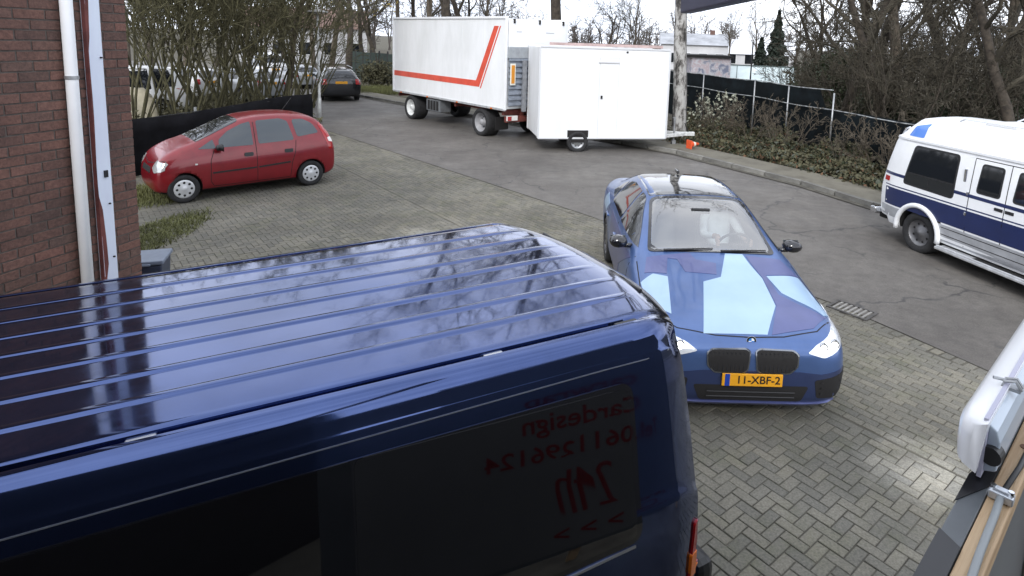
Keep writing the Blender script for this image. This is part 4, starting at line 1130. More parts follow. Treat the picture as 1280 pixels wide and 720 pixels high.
cbvh = BVHTree.FromPolygons([v.co.copy() for v in cme_.vertices], [tuple(p.vertices) for p in cme_.polygons])
tmp = bpy.data.objects.new('tmp', cme_); COL.objects.link(tmp)
cm = MB(); AX = (1.02, 4.55)
for y in AX:
    for s in (-1, 1):
        x0, x1 = sorted((s * .66, s * 1.2)); kk = 40; r_ = .43
        ra = [(x0, y + r_ * math.cos(2 * math.pi * i / kk), .40 + r_ * math.sin(2 * math.pi * i / kk)) for i in range(kk)]; rb = [(x1, p[1], p[2]) for p in ra]
        cm.add(ra + rb, [tuple(range(kk)), tuple(range(2 * kk - 1, kk - 1, -1))] + [(i, kk + i, kk + (i + 1) % kk, (i + 1) % kk) for i in range(kk)])
cmm = cm.mesh('cut', [under]); fix_normals(cmm); cut = bpy.data.objects.new('cut', cmm); COL.objects.link(cut)
bmod = tmp.modifiers.new('b', 'BOOLEAN'); bmod.operation = 'DIFFERENCE'; bmod.object = cut; bmod.solver = 'EXACT'
cb = applied(tmp); bpy.data.objects.remove(cut)
for p in cb.polygons:
    c = p.center
    if min(math.hypot(c.y - a, c.z - .40) for a in AX) < .436: p.material_index = 1
    if p.normal.z < -.8: p.material_index = 1
cbo = shell_obj(cb, 'body', camper); em = cbo.modifiers.new('e', 'EDGE_SPLIT'); em.split_angle = R(32)
lowsil = mat('silver lower paint', (.40, .41, .43), .4, .3, var=.15, vscale=4)
for s, pl in ((1, 'R'), (-1, 'L')):
    patch(cbvh, [(.16, 1.05), (.16, .72), (4.9, .72), (4.9, 1.07)], pl, cv_blue, 'blue_stripe', camper, off=.003, cell=.15)
    patch(cbvh, [(.06, 1.335), (.06, 1.28), (4.8, 1.28), (4.8, 1.335)], pl, cv_blue, 'thin_stripe', camper, off=.003, cell=.15)
    patch(cbvh, [(.14, 1.10), (.14, 1.08), (4.9, 1.10), (4.9, 1.12)], pl, cv_blue, 'thin_stripe', camper, off=.003, cell=.15)
    patch(cbvh, [(.06, .69), (.06, .50), (.56, .50), (.62, .62), (.66, .69)], pl, lowsil, 'lower_panel', camper, off=.003, cell=.12)
    patch(cbvh, [(1.40, .69), (1.48, .52), (1.48, .40), (4.1, .40), (4.2, .69)], pl, lowsil, 'lower_panel', camper, off=.003, cell=.12)
    for z in (.52, .64): patch(cbvh, strip_poly([(1.5, z), (4.1, z)], .012), pl, under, 'panel_groove', camper, off=.005, cell=.2, skirt=.003)
    patch(cbvh, round_poly([(.585, 1.19), (.73, 1.93), (1.68, 1.93), (1.68, 1.17)], .08, 5), pl, black, 'window_seal', camper, off=.004, cell=.12)
    patch(cbvh, round_poly([(.62, 1.225), (.76, 1.895), (1.645, 1.895), (1.645, 1.205)], .06, 5), pl, darkglass, 'side_window', camper, off=.008, cell=.12)
    patch(cbvh, [(1.14, 1.22), (1.14, 1.42), (1.16, 1.42), (1.16, 1.22)], pl, black, 'window_divider', camper, off=.010, cell=.12)
    patch(cbvh, [(.68, 1.405), (.68, 1.425), (1.64, 1.425), (1.64, 1.405)], pl, black, 'window_divider', camper, off=.010, cell=.12)
    for y0, y1 in ((2.10, 2.46), (2.72, 3.20), (3.6, 4.2)):
        patch(cbvh, round_poly([(y0 - .03, 1.38), (y0 + .0, 1.87), (y1 + .03, 1.87), (y1 + .03, 1.38)], .06, 5), pl, black, 'window_seal', camper, off=.004, cell=.12)
        patch(cbvh, round_poly([(y0, 1.41), (y0 + .02, 1.84), (y1, 1.84), (y1, 1.41)], .045, 5), pl, darkglass, 'door_window', camper, off=.008, cell=.12)
    for y in (1.96, 2.59, 3.30): seam(cbvh, [(y, .44), (y, 1.93)], pl, camper, .012)
    seam(cbvh, [(1.96, 1.93), (3.3, 1.93)], pl, camper, .012)
    for y in (2.50, 2.68): 
        b = MB(); b.box((s * .985, y, 1.22), (.02, .14, .05)); b.build('door_handle', black, camper, bevel=.008)
    b = MB(); b.box((s * .955, 1.84, 1.62), (.03, .05, .22)); b.box((s * .985, 1.94, 1.34), (.03, .03, .06)); b.box((s * .985, 1.94, 1.0), (.03, .03, .06)); b.build('door_hinge', chrome, camper, bevel=.008)
    patch(cbvh, round_poly([(.10, 1.155), (.10, 1.245), (.24, 1.245), (.24, 1.155)], .015), pl, redlamp, 'side_reflector', camper, off=.012, cell=.08)
    # flared arches and running board
    for y in AX:
        b = MB(); a_ = [(s * .995, y + .47 * math.cos(t), .40 + .47 * math.sin(t)) for t in [R(-8) + (math.pi + R(16)) * i / 20 for i in range(21)]]
        b.tube(a_, .045, 8); b.build('arch_flare', whitepaint, camper, smooth=True)
    b = MB(); b.box((s * 1.0, 2.82, .30), (.22, 2.55, .05)); b.box((s * 1.09, 2.82, .33), (.03, 2.5, .05)); rb_ = b.build('running_board', mat('scuffed alloy', (.55, .56, .57), .4, .5, var=.2, vscale=6), camper, bevel=.012)
    b = MB(); b.box((s * 1.0, 3.0, .329), (.15, 1.6, .006)); b.build('tread_mat', under, rb_)
wmc = wheel_mesh(.37, .24, 'steel', mat('dull steel wheel', (.16, .16, .165), .45, .6, var=.2, vscale=12))
for y in AX:
    for x in (-.84, .84): put_wheel(camper, wmc, x, y, .37)
b = MB(); b.box((0, -.10, .50), (1.92, .16, .13)); b.build('rear_bumper', chrome, camper, bevel=.03)
b = MB(); b.box((0, -.06, .38), (1.5, .18, .10)); b.build('tow_step', under, camper, bevel=.02)
for s in (1, -1): patch(cbvh, round_poly([(s * .66, .84), (s * .66, 1.12), (s * .80, 1.12), (s * .80, .84)], .02), 'B', redlamp, 'tail_light', camper, off=.008, cell=.08)
patch(cbvh, round_poly([(-.66, 1.42), (-.62, 1.85), (.62, 1.85), (.66, 1.42)], .06), 'B', darkglass, 'rear_window', camper, off=.006, cell=.1)
# raised roof: blue tinted window at its tail on each side, rails and ridges on top
for s, pl in ((1, 'R'), (-1, 'L')):
    patch(cbvh, round_poly([(.50, 2.07), (.60, 2.26), (.86, 2.33), (.84, 2.07)], .03, 4), pl, mat('blue roof window', (.07, .20, .60), .12, 0, .6), 'roof_window', camper, off=.006, cell=.07)
    b = MB(); b.tube([(s * .62, 1.3, 2.44), (s * .62, 1.4, 2.49), (s * .62, 3.9, 2.49), (s * .62, 4.0, 2.42)], .016, 8); b.build('roof_rail', chrome, camper)
for y in (1.9, 2.9):
    b = MB(); b.box((.1, y, 2.45), (.7, .55, .07)); b.build('roof_vent', mat('white roof vent', (.6, .6, .6), .5), camper, bevel=.02)
lad = MB()
for x in (.36, .72):
    lad.tube([(x, -.03, .62), (x, -.09, .72), (x, -.09, 1.35), (x, .06, 1.80), (x, .26, 2.16), (x, .34, 2.20)], .016, 8)
ladder = lad.build('rear_ladder', chrome, camper, smooth=True)
for z, y in ((.80, -.09), (1.05, -.09), (1.30, -.09), (1.56, -.02), (1.80, .06), (2.02, .18)):
    b = MB(); b.tube([(.36, y, z), (.72, y, z)], .013, 8); b.build('rung', chrome, ladder)
for s, pl in ((1, 'R'), (-1, 'L')): mirror_box(camper, s * .93, 4.25, 1.40, [black], s=1.2)
patch(cbvh, round_poly([(-.72, 1.36), (-.62, 1.86), (.62, 1.86), (.72, 1.36)], .06), 'F', darkglass, 'windscreen', camper, off=.006, cell=.12)

# ------------------------------------------------------------------ white box semi-trailer with a red stripe
tr = thing('lorry_trailer', 'long white box lorry trailer with an orange red stripe parked along the far kerb', 'lorry trailer', (-.759, 19.46, 0), .734)
# local: +y forward (away left), near side is -x
TL, TB, TT, TW = 7.39, 1.013, 3.835, 1.25
b = MB(); b.box((0, TL / 2, (TB + TT) / 2), (2 * TW - .04, TL - .06, TT - TB - .04)); b.build('box', grime, tr, bevel=.01)
fr = mat('trailer edge alloy', (.55, .56, .57), .45, .5, var=.15, vscale=6)
for s in (-1, 1):
    for z in (TB, TT): b = MB(); b.box((s * (TW - .015), TL / 2, z), (.06, TL - .02, .07)); b.build('edge_rail', fr if z == TB else whitepaint, tr, bevel=.008)
    for y in (.02, TL - .02): b = MB(); b.box((s * (TW - .012), y, (TB + TT) / 2), (.07, .08, TT - TB)); b.build('corner_post', whitepaint, tr, bevel=.008)
stripe_m = mat('orange red stripe', (.62, .085, .05), .45, var=.12, vscale=3)
for s in (-1, 1):
    X = s * (TW - .018)
    for P in ([(TL - .06, 1.60), (TL - .06, 1.78), (2.28, 1.86), (2.12, 1.64)], [(2.12, 1.64), (2.33, 1.86), (.98, 3.60), (.80, 3.60)]):
        pass
    P = [(TL - .07, 1.62), (TL - .07, 1.82), (1.62, 1.82), (.66, 3.58), (.42, 3.58), (1.44, 1.62)]
    b = MB(); b.add([(X, y, z) for y, z in P] + [(X + s * .004, y, z) for y, z in P], [tuple(range(6)), tuple(range(11, 5, -1))] + [(i, (i + 1) % 6, 6 + (i + 1) % 6, 6 + i) for i in range(6)])
    o = b.build('stripe', stripe_m, tr); fix_normals(o.data)
    P = [(1.40, 1.58), (1.34, 1.58), (.30, 3.58), (.36, 3.58)]
    b = MB(); b.add([(X, y, z) for y, z in P] + [(X + s * .004, y, z) for y, z in P], [(0, 1, 2, 3), (7, 6, 5, 4)] + [(i, (i + 1) % 4, 4 + (i + 1) % 4, 4 + i) for i in range(4)])
    o = b.build('thin_stripe', stripe_m, tr); fix_normals(o.data)
for s in (-1, 1):
    for i in range(1, 6):
        y = TL * i / 6; b = MB(); b.box((s * (TW - .0185), y, (TB + TT) / 2), (.004, .012, TT - TB - .1)); b.build('panel_seam', mat('pale grey seam', (.66, .67, .68), .6), tr)
    b = MB()
    for i in range(60):
        for z in (TB + .06, TT - .06): b.box((s * (TW + .016), .1 + (TL - .2) * i / 59, z + (-.03 if z < 2 else .03)), (.006, .018, .018))
    o = b.build('rivets', fr, tr); o['kind'] = 'stuff'
    for i in range(4): b = MB(); b.box((s * (TW + .02), .7 + 2 * i, TB - .01), (.02, .10, .04)); b.build('marker_lamp', amber, tr, bevel=.004)
# rear: white header board, grey tail lift of folded planks, warning boards
b = MB(); b.box((0, -.02, 3.36), (2.36, .06, .82)); hd = b.build('header_board', whitepaint, tr, bevel=.01)
for x in (-1.0, .0, 1.0):
    b = MB(); b.box((x, -.06, 3.74), (.05, .06, .14)); b.build('hinge', under, hd)
b = MB(); b.box((.45, -.055, 3.42), (.34, .012, .02)); b.box((-.8, -.055, 3.42), (.2, .012, .02)); b.build('marking', mat('faded marking', (.35, .36, .38), .6), hd)
b = MB(); b.box((0, -.03, 2.78), (2.40, .10, .34)); b.build('roller_shutter_box', mat('grey shutter box', (.34, .36, .38), .5, .3, var=.15, vscale=4), tr, bevel=.012)
slat_m = mat('weathered grey slat', (.26, .29, .34), .45, .35, var=.22, vscale=5)
for i in range(9):
    z = 1.12 + .172 * i
    b = MB()
    vs = []
    for x in (-1.17, 1.17): vs += [(x, -.03, z), (x, -.09, z + .03), (x, -.09, z + .09), (x, -.045, z + .125), (x, -.045, z + .168)]
    b.add(vs, [(j, j + 1, j + 6, j + 5) for j in range(4)] + [(0, 1, 2, 3, 4), (9, 8, 7, 6, 5), (0, 5, 9, 4)])
    o = b.build('slat', slat_m, tr); fix_normals(o.data)
for x in (-.62, .62):
    b = MB(); b.box((x, -.13, 1.75), (.14, .09, 1.6)); b.build('lift_column', mat('lift steel', (.30, .31, .33), .45, .5, var=.2, vscale=6), tr, bevel=.01)
for x in (-1.06, 1.06):
    b = MB(); b.box((x, -.115, 2.12), (.20, .02, .66)); wb = b.build('warning_board', mat('white reflector', (.75, .74, .66), .5), tr, bevel=.004)
    b = MB(); b.box((x, -.128, 2.12), (.12, .012, .56)); b.build('amber_panel', mat('amber reflector', (.62, .24, .015), .4), wb)
chs = mat('rusty red chassis', (.12, .028, .020), .7, var=.45, vscale=5)
b = MB(); b.box((-.45, TL / 2, .88), (.14, TL - .3, .24)); b.box((.45, TL / 2, .88), (.14, TL - .3, .24))
for y in (.25, 1.3, 3.0, 4.6, 6.2, 7.1): b.box((0, y, .90), (2.3, .10, .16))
b.build('chassis', chs, tr, bevel=.008)
b = MB(); b.box((0, .10, .70), (2.3, .14, .18)); b.build('rear_underrun', chs, tr, bevel=.01)
for x in (-.95, .95):
    b = MB(); b.box((x, .02, .74), (.42, .05, .16)); lc = b.build('lamp_cluster', mat('white lamp lens', (.75, .73, .7), .1), tr, bevel=.01); b = MB(); b.box((x - .12, -.01, .74), (.14, .03, .13)); b.build('lamp_lens', redlamp, lc)
b = MB(); b.box((-1.0, 4.35, .72), (.45, .95, .42)); tb_ = b.build('tool_box', mat('grey tool box', (.20, .21, .22), .5, .4, var=.2, vscale=5), tr, bevel=.012)
for i in range(4): b = MB(); b.box((-1.232, 4.05 + .2 * i, .72), (.012, .14, .34)); b.build('box_panel', under, tb_)
b = MB(); b.box((-.95, .55, .52), (.5, .02, .42)); b.build('mud_flap', under, tr)
wmt = wheel_mesh(.47, .56, 'dish', mat('white wheel paint', (.62, .63, .62), .5, var=.2, vscale=8)); wmt2 = wheel_mesh(.47, .56, 'dish', mat('grey wheel paint', (.28, .28, .29), .5, var=.2, vscale=8))
for x in (-.97, .97):
    put_wheel(tr, wmt2, x, 1.36, .47); put_wheel(tr, wmt, x, 6.03, .47)
b = MB(); b.box((0, 1.36, .47), (1.6, .16, .16)); b.box((0, 6.03, .47), (1.6, .16, .16)); b.build('axle', under, tr)

# ------------------------------------------------------------------ white box trailer on one axle with a jockey wheel
bt = thing('box_trailer', 'plain white box trailer on a single axle with a ladder on its roof', 'trailer', (-.80, 18.12, 0), 4.915)
BL, BB, BT = 3.86, .42, 3.02
b = MB(); b.box((0, BL / 2, (BB + BT) / 2), (2.0, BL, BT - BB)); bt_body = b.build('box', grime, bt, bevel=.02)
b = MB(); b.box((1.003, 1.17, .47), (.012, .62, .36)); b.build('wheel_arch', under, bt, bevel=.004)
for s in (-1, 1):
    for y in (.0, BL): b = MB(); b.box((s * .995, y, (BB + BT) / 2), (.05, .05, BT - BB)); b.build('corner_trim', mat('alloy trim', (.62, .63, .64), .5, .3), bt, bevel=.006)
    for z in (BB, BT): b = MB(); b.box((s * .995, BL / 2, z), (.05, BL, .05)); b.build('edge_trim', mat('alloy trim', (.62, .63, .64), .5, .3), bt, bevel=.006)
for P in ([(1.75, .44), (1.75, 2.75)], [(2.32, .44), (2.32, 2.75)], [(1.75, 2.75), (2.32, 2.75)]):
    b = MB(); (y0, z0), (y1, z1) = P; b.beam((1.002, y0, z0), (1.002, y1, z1), .010, .006, up=(1, 0, 0)); b.build('door_seam', mat('grey seam', (.52, .52, .53), .7), bt)
b = MB(); b.box((1.012, 2.02, 2.62), (.03, .62, .035)); b.build('rain_strip', mat('grey seam', (.52, .52, .53), .7), bt)
b = MB(); b.box((1.015, 1.83, 1.62), (.04, .05, .09)); b.build('door_lock', under, bt)
b = MB(); b.box((1.01, 2.55, 2.93), (.03, .05, .05)); b.build('marker_lamp', under, bt)
wmb = wheel_mesh(.31, .19, 'steel', steel)
for x in (-.94, .94): put_wheel(bt, wmb, x, 1.17, .31)
b = MB(); b.box((0, 1.17, .31), (1.7, .09, .09)); b.build('axle', under, bt)
whm = mat('white drawbar paint', (.62, .63, .62), .5, var=.2, vscale=8)
b = MB()
for s in (-1, 1): b.beam((s * .7, BL - .3, .40), (s * .06, BL + 1.0, .40), .08, .10)
b.beam((0, BL + .6, .40), (0, BL + 1.35, .40), .11, .12); b.build('drawbar', whm, bt, bevel=.008)
b = MB(); b.tube([(.13, BL + .62, .22), (.13, BL + .62, .95)], .028, 10); b.tube([(.13, BL + .62, .90), (.13, BL + .55, .93)], .012, 6)
b.box((.13, BL + .62, .16), (.07, .12, .12)); jw = b.build('jockey_wheel', steel, bt)
b = MB(); b.lathe_x([(-.03, .02), (-.03, .09), (.03, .09), (.03, .02)], 16, (.13, BL + .62, .095)); b.build('jockey_tyre', rubber, jw)
b = MB(); b.tube([(.0, BL + 1.15, .46), (.0, BL + 1.02, .74)], .016, 8); b.build('brake_lever', under, bt)
# ladder lying on the trailer roof
ld = thing('ladder', 'aluminium ladder lying flat on the roof of the white box trailer', 'ladder', (-.80, 18.12, BT + .025), 4.915)
lm_ = mat('reddish alloy ladder', (.48, .36, .34), .45, .4, var=.2, vscale=6)
b = MB()
for x in (.52, .92): b.box((x, 2.0, .06), (.03, 3.3, .08))
b.build('rail', lm_, ld, bevel=.004)
for i in range(11): b = MB(); b.box((.72, .5 + .3 * i, .06), (.38, .035, .035)); b.build('rung', lm_, ld)
b = MB(); b.box((.35, 2.9, .05), (.5, 1.1, .07)); o = b.build('roof_hatch', mat('alloy trim', (.62, .63, .64), .5, .3), bt, bevel=.01); o.location = (0, 0, BT)

# ------------------------------------------------------------------ parked cars up the street
def estate(name, label, loc, rz, paint, sc_=1.0, cat='car', group=None, tall=0.0, rails=False):
    c = thing(name, label, cat, loc, rz, group, sc_)
    T = tall
    st = [(2.22, .34, .60, .52, .45, .62), (2.18, .26, .76, .62, .58, .74), (2.0, .20, .84, .74, .66, .86), (1.5, .18, .865, .86, .70, .97), (1.05, .18, .868, .90, .70, 1.03), (.95, .18, .868, .91, .68, 1.08), (.40, .18, .87, .93, .60, 1.36 + T), (.1, .18, .87, .94, .58, 1.44 + T), (-.6, .18, .87, .96, .585, 1.47 + T), (-1.4, .18, .868, .98, .575, 1.45 + T), (-1.85, .20, .855, .99, .55, 1.39 + T), (-2.1, .24, .84, .98, .58, 1.12 + T * .5), (-2.18, .30, .80, .92, .62, .98), (-2.2, .40, .70, .78, .58, .84)]
    me, bv = car_shell(st, paint, [(1.35, .31, .355), (-1.30, .31, .355)], .87)
    shell_obj(me, 'body', c)
    for s, pl in ((1, 'R'), (-1, 'L')):
        patch(bv, round_poly([(.75, 1.0), (.35, 1.29 + T), (-.02, 1.38 + T), (-.12, 1.0)], .04), pl, darkglass, 'door_window', c, cell=.12)
        patch(bv, round_poly([(-.2, 1.0), (-.2, 1.385 + T), (-.95, 1.38 + T), (-1.0, 1.02)], .04), pl, darkglass, 'door_window', c, cell=.12)
        patch(bv, round_poly([(-1.08, 1.03), (-1.05, 1.375 + T), (-1.6, 1.34 + T), (-1.78, 1.10)], .05), pl, darkglass, 'quarter_window', c, cell=.12)
        patch(bv, round_poly([(s * .52, .66), (s * .56, .78), (s * .80, .76), (s * .80, .62)], .02), 'F', mat('clear lamp glass', (.55, .56, .55), .08, .3, 1.0), 'headlight', c, cell=.08)
        patch(bv, round_poly([(s * .60, .78), (s * .58, 1.00), (s * .80, 1.02), (s * .80, .78)], .02), 'B', redlamp, 'tail_light', c, off=.008, cell=.08)
        seam(bv, [(-.16, .32), (-.16, 1.4)], pl, c); seam(bv, [(.85, .32), (.85, .95)], pl, c)
        mirror_box(c, s * .82, .68, 1.02, [black], s=.9)
        if rails: b = MB(); b.tube([(s * .52, .0, 1.49 + T), (s * .52, -.1, 1.52 + T), (s * .52, -1.6, 1.50 + T), (s * .52, -1.7, 1.45 + T)], .015, 6); b.build('roof_rail', silver, c)
    patch(bv, round_poly([(-.62, 1.0), (-.52, .22), (.52, .22), (.62, 1.0)], .06), 'T', darkglass, 'windscreen', c, cell=.12)
    patch(bv, round_poly([(-.56, 1.06 + T * .5), (-.50, 1.34 + T), (.50, 1.34 + T), (.56, 1.06 + T * .5)], .05), 'B', darkglass, 'rear_window', c, off=.006, cell=.12)
    h = bv.ray_cast(Vector((0, -6, .86)), Vector((0, 1, 0)))[0]
    b = MB(); b.box((0, h.y - .012, .86), (.50, .012, .11)); b.build('number_plate', yellowplate, c)
    h = bv.ray_cast(Vector((0, 6, .50)), Vector((0, -1, 0)))[0]
    b = MB(); b.box((0, h.y + .012, .50), (.50, .012, .11)); b.build('number_plate', yellowplate, c)
    patch(bv, round_poly([(-.40, .30), (-.36, .44), (.36, .44), (.40, .30)], .03), 'F', under, 'grille', c, cell=.12)
    wme = wheel_mesh(.31, .20, 'spoke', silver)
    for x in (-.76, .76): put_wheel(c, wme, x, 1.35, .31); put_wheel(c, wme, x, -1.30, .31)
    return c
blackp = mat('black car paint', (.010, .011, .014), .2, .2, .8); silverp = mat('silver car paint', (.42, .44, .46), .3, .5, .4); whitep = mat('white car paint', (.72, .73, .74), .3, 0, .4)
rd = math.atan2(8.81, -8.23) - math.pi / 2
estate('estate_car', 'black estate car with roof rails and yellow rear plate parked up the street', (-11.2, 30.2, 0), R(27), blackp, 1.06, rails=True)
estate('parked_car', 'silver car parked just beyond the black estate car', (-15.4, 35.4, 0), R(42), silverp, .9)
estate('parked_van', 'white van parked farthest up the street past the silver car', (-19.0, 39.0, 0), R(44), whitep, .95, 'van', tall=.45)
for i, (x, y, a, pt, lb) in enumerate([(-17.4, 27.5, 70, whitep, 'white car half hidden behind the thicket, left of the leaning stem'), (-20.5, 27.0, 75, silverp, 'pale silver car behind the thicket, left of the white car'), (-14.9, 27.9, 68, silverp, 'grey car behind the thicket nearest the street lamp')]):
    estate('parked_car', lb, (x, y, 0), R(a), pt, 1.0, group='cars in the yard behind the thicket')
estate('parked_van', 'white van behind the fence beside the brick house corner', (-15.6, 21.0, 0), R(140), whitep, 1.0, 'van', tall=.35)
# beige tarpaulin over a stack beside that van
tp = MB()
for i in range(9):
    for j in range(9):
        x = (i / 8 - .5) * 1.7; y = (j / 8 - .5) * 1.2; e = max(abs(i / 4 - 1), abs(j / 4 - 1))
        tp.v.append((x * (1 + .05 * rnd.random()), y, 1.25 * (1 - e ** 5) + .05 * rnd.random() * (1 - e ** 8)))
tp.f = [(j + 9 * i, j + 9 * i + 1, j + 9 * i + 10, j + 9 * i + 9) for i in range(8) for j in range(8)]; tp.m = [0] * 64
o = tp.build('tarpaulin', mat('beige tarpaulin', (.42, .38, .28), .8, var=.15, vscale=3), smooth=True); o.location = (-13.6, 19.0, 0); o.rotation_euler = (0, 0, R(35))
tag(o, 'beige tarpaulin draped over a stack behind the left fence', 'tarpaulin')

# ================================================================== OUR OWN SIDE: sign, strip light, garage front, eave
SD = Vector((.7185, .6955, 0)); SN = Vector((-.6955, .7185, 0)); SO = Vector((.573, .763, 0)); ZS = 2.5
sign = thing('sign_board', 'free standing sign board with timber top rail and grey and black top edge', 'sign', (SO.x, SO.y, 0), math.atan2(SD.y, SD.x))
# local: +x along the board, +y out of its front (towards the van)
wood = mat('pine rail', (.48, .35, .215), .6, var=.28, vscale=5, col2=(.33, .215, .115), stretch=(.25, 6, 6), bump=.25, bscale=25)
b = MB(); b.box((.95, -.017, ZS - .016), (2.9, .034, .032)); rail = b.build('top_rail', wood, sign, bevel=.003)
for x, y_, s_ in ((-.075, -.012, .012), (.42, -.02, .009), (.01, -.025, .007)):
    b = MB(); b.tube([(x, y_, ZS - .001), (x, y_, ZS + .0015)], s_, 9); b.build('knot', mat('dark knot', (.12, .055, .025), .7), rail)
panel_m = mat('grey sign panel', (.085, .095, .105), .42, var=.12, vscale=3)
b = MB(); b.box((.95, .0165, 1.375), (2.9, .031, 2.25)); b.build('panel', panel_m, sign, bevel=.002)
b = MB(); b.box((.98, .0335, 1.36), (2.6, .003, 2.1)); b.build('sign_face', mat('pale grey sign face', (.13, .135, .14), .5, var=.05, vscale=2), sign)
blk = mat('black sign film', (.006, .006, .008), .3)
for P in ([(-.5, .001), (-.5, .0335), (.075, .0335), (.055, .001)], [(.245, .001), (.16, .0335), (.25, .0335), (.33, .022), (.315, .001)], [(.62, .001), (.56, .0335), (.75, .0335), (.80, .001)]):
    b = MB(); b.prism(P, ZS + .0005, ZS + .0025); o = b.build('black_film', blk, sign); fix_normals(o.data)
for x in (-.35, 1.0, 2.3):
    b = MB(); b.box((x, -.032, 1.24), (.07, .055, 2.44)); b.build('post', wood, sign, bevel=.004)
redl = mat('dark red sign lettering', (.16, .006, .008), .5)
for txt, z, sz in (('carwrap', 1.52, .22), ('Cardesign', 1.24, .19), ('Tel.0611296124', 1.00, .19), ('24h', .73, .25), ('> > >', .47, .20)):
    text_obj(txt, sz, redl, 'lettering', sign, basis((1.05, .0355, z), (-1, 0, 0), (0, 0, 1)), .002)
# grey cable clipped to the rail
gc = mat('grey cable', (.22, .24, .25), .5); clampm = mat('zinc clamp', (.55, .58, .62), .35, .7)
b = MB(); b.tube([(-.30, -.026, ZS + .006), (-.05, -.026, ZS + .006), (.06, -.022, ZS + .010), (.16, -.020, ZS + .008), (.215, -.018, ZS + .010)], .0055, 8); b.build('cable', gc, sign, smooth=True)
b = MB(); b.tube([(.225, -.018, ZS + .010), (.34, -.024, ZS + .004), (.55, -.028, ZS + .006), (1.6, -.03, ZS + .006)], .0045, 8); b.build('dark_cable', black, sign, smooth=True)
b = MB(); b.box((.22, -.018, ZS + .009), (.020, .034, .014)); b.box((.222, -.018, ZS + .018), (.012, .030, .004)); cl = b.build('cable_clamp', clampm, sign, bevel=.002)
for y_ in (-.030, -.006):
    b = MB(); b.tube([(.22, y_, ZS + .016), (.22, y_, ZS + .023)], .0045, 8); b.build('screw', chrome, cl)
# strip light standing on the board's top edge
sl_ = thing('strip_light', 'white weatherproof strip light with a wire clip on top of the sign board', 'strip light', (SO.x, SO.y, ZS + .0), math.atan2(SD.y, SD.x))
L0, L1 = .245, 1.52
def loft(mb, secs, mi=0):
    n = len(secs[0]); vs = [p for s_ in secs for p in s_]
    mb.add(vs, [(i * n + k, i * n + (k + 1) % n, (i + 1) * n + (k + 1) % n, (i + 1) * n + k) for i in range(len(secs) - 1) for k in range(n)] + [tuple(range(n))[::-1], tuple((len(secs) - 1) * n + k for k in range(n))], mi)
def dif(x, k):   # diffuser cross section: bulges out to the yard side
    return [(x, .022, .02), (x, .022 + .042 * k, .026), (x, .022 + .044 * k, .05), (x, .022 + .043 * k, .080), (x, .022 + .030 * k, .104), (x, .014, .114)]
b = MB(); loft(b, [dif(L0 - .014, .30), dif(L0 - .008, .50), dif(L0 + .004, .70), dif(L0 + .02, .84), dif(L0 + .04, .94), dif(L0 + .07, 1.0), dif(L0 + .12, 1.0), dif(L1 - .07, 1.0), dif(L1, .4)])
o = b.build('diffuser', mat('white diffuser plastic', (.86, .87, .89), .25, coat=.3), sl_, smooth=True); fix_normals(o.data); es = o.modifiers.new('e', 'EDGE_SPLIT'); es.split_angle = R(62)
b = MB(); b.prism([(L0 + .0, .016), (L0 + .0, .0225), (L1, .0225), (L1, .016)], .008, .116); o = b.build('rim_flange', mat('violet grey rim', (.42, .42, .52), .4), sl_); fix_normals(o.data)
b = MB(); loft(b, [[(x, .018, .012), (x, .018, .102), (x, .004, .092), (x, -.002, .074), (x, -.002, .02)] for x in (L0 + .015, L0 + .03, L1 - .03)])
o = b.build('housing', mat('pale blue grey housing', (.45, .52, .60), .35, coat=.3), sl_, bevel=.003); fix_normals(o.data)
b = MB(); b.tube([(L0 + .028, .006, .05), (L0 + .004, .008, .05)], .016, 18); b.build('cable_gland', black, sl_)
b = MB(); b.box((L0 + .165, .012, .110), (.022, .030, .006)); b.tube([(L0 + .158, -.004, .112), (L0 + .158, .006, .126), (L0 + .158, .024, .120), (L0 + .172, .024, .120), (L0 + .172, .006, .126), (L0 + .172, -.004, .112)], .003, 6); b.tube([(L0 + .165, .024, .120), (L0 + .155, .040, .122)], .003, 6)
b.build('wire_clip', steel, sl_)

garage = thing('garage_front', 'dark boarded garage front the camera hangs on', 'building', (0, -.75, 0))
bdm = mat('black stained boards', (.012, .011, .012), .6, var=.3, vscale=6)
b = MB(); b.box((-3.0, -.15, 2.15), (8.6, .28, 4.3)); b.build('wall', bdm, garage)
eave = thing('roof_eave', 'dark navy fascia board at the corner of the roof overhead', 'roof eave', (0, 0, 0))
em_ = mat('dark navy fascia', (.018, .018, .055), .5, var=.15, vscale=4)
b = MB(); b.box((.318, .45, 3.44), (.030, 2.30, .28)); b.build('fascia_board', em_, eave, bevel=.004)
b = MB(); b.box((.42, .45, 3.56), (.17, 2.28, .03)); b.build('soffit', em_, eave)

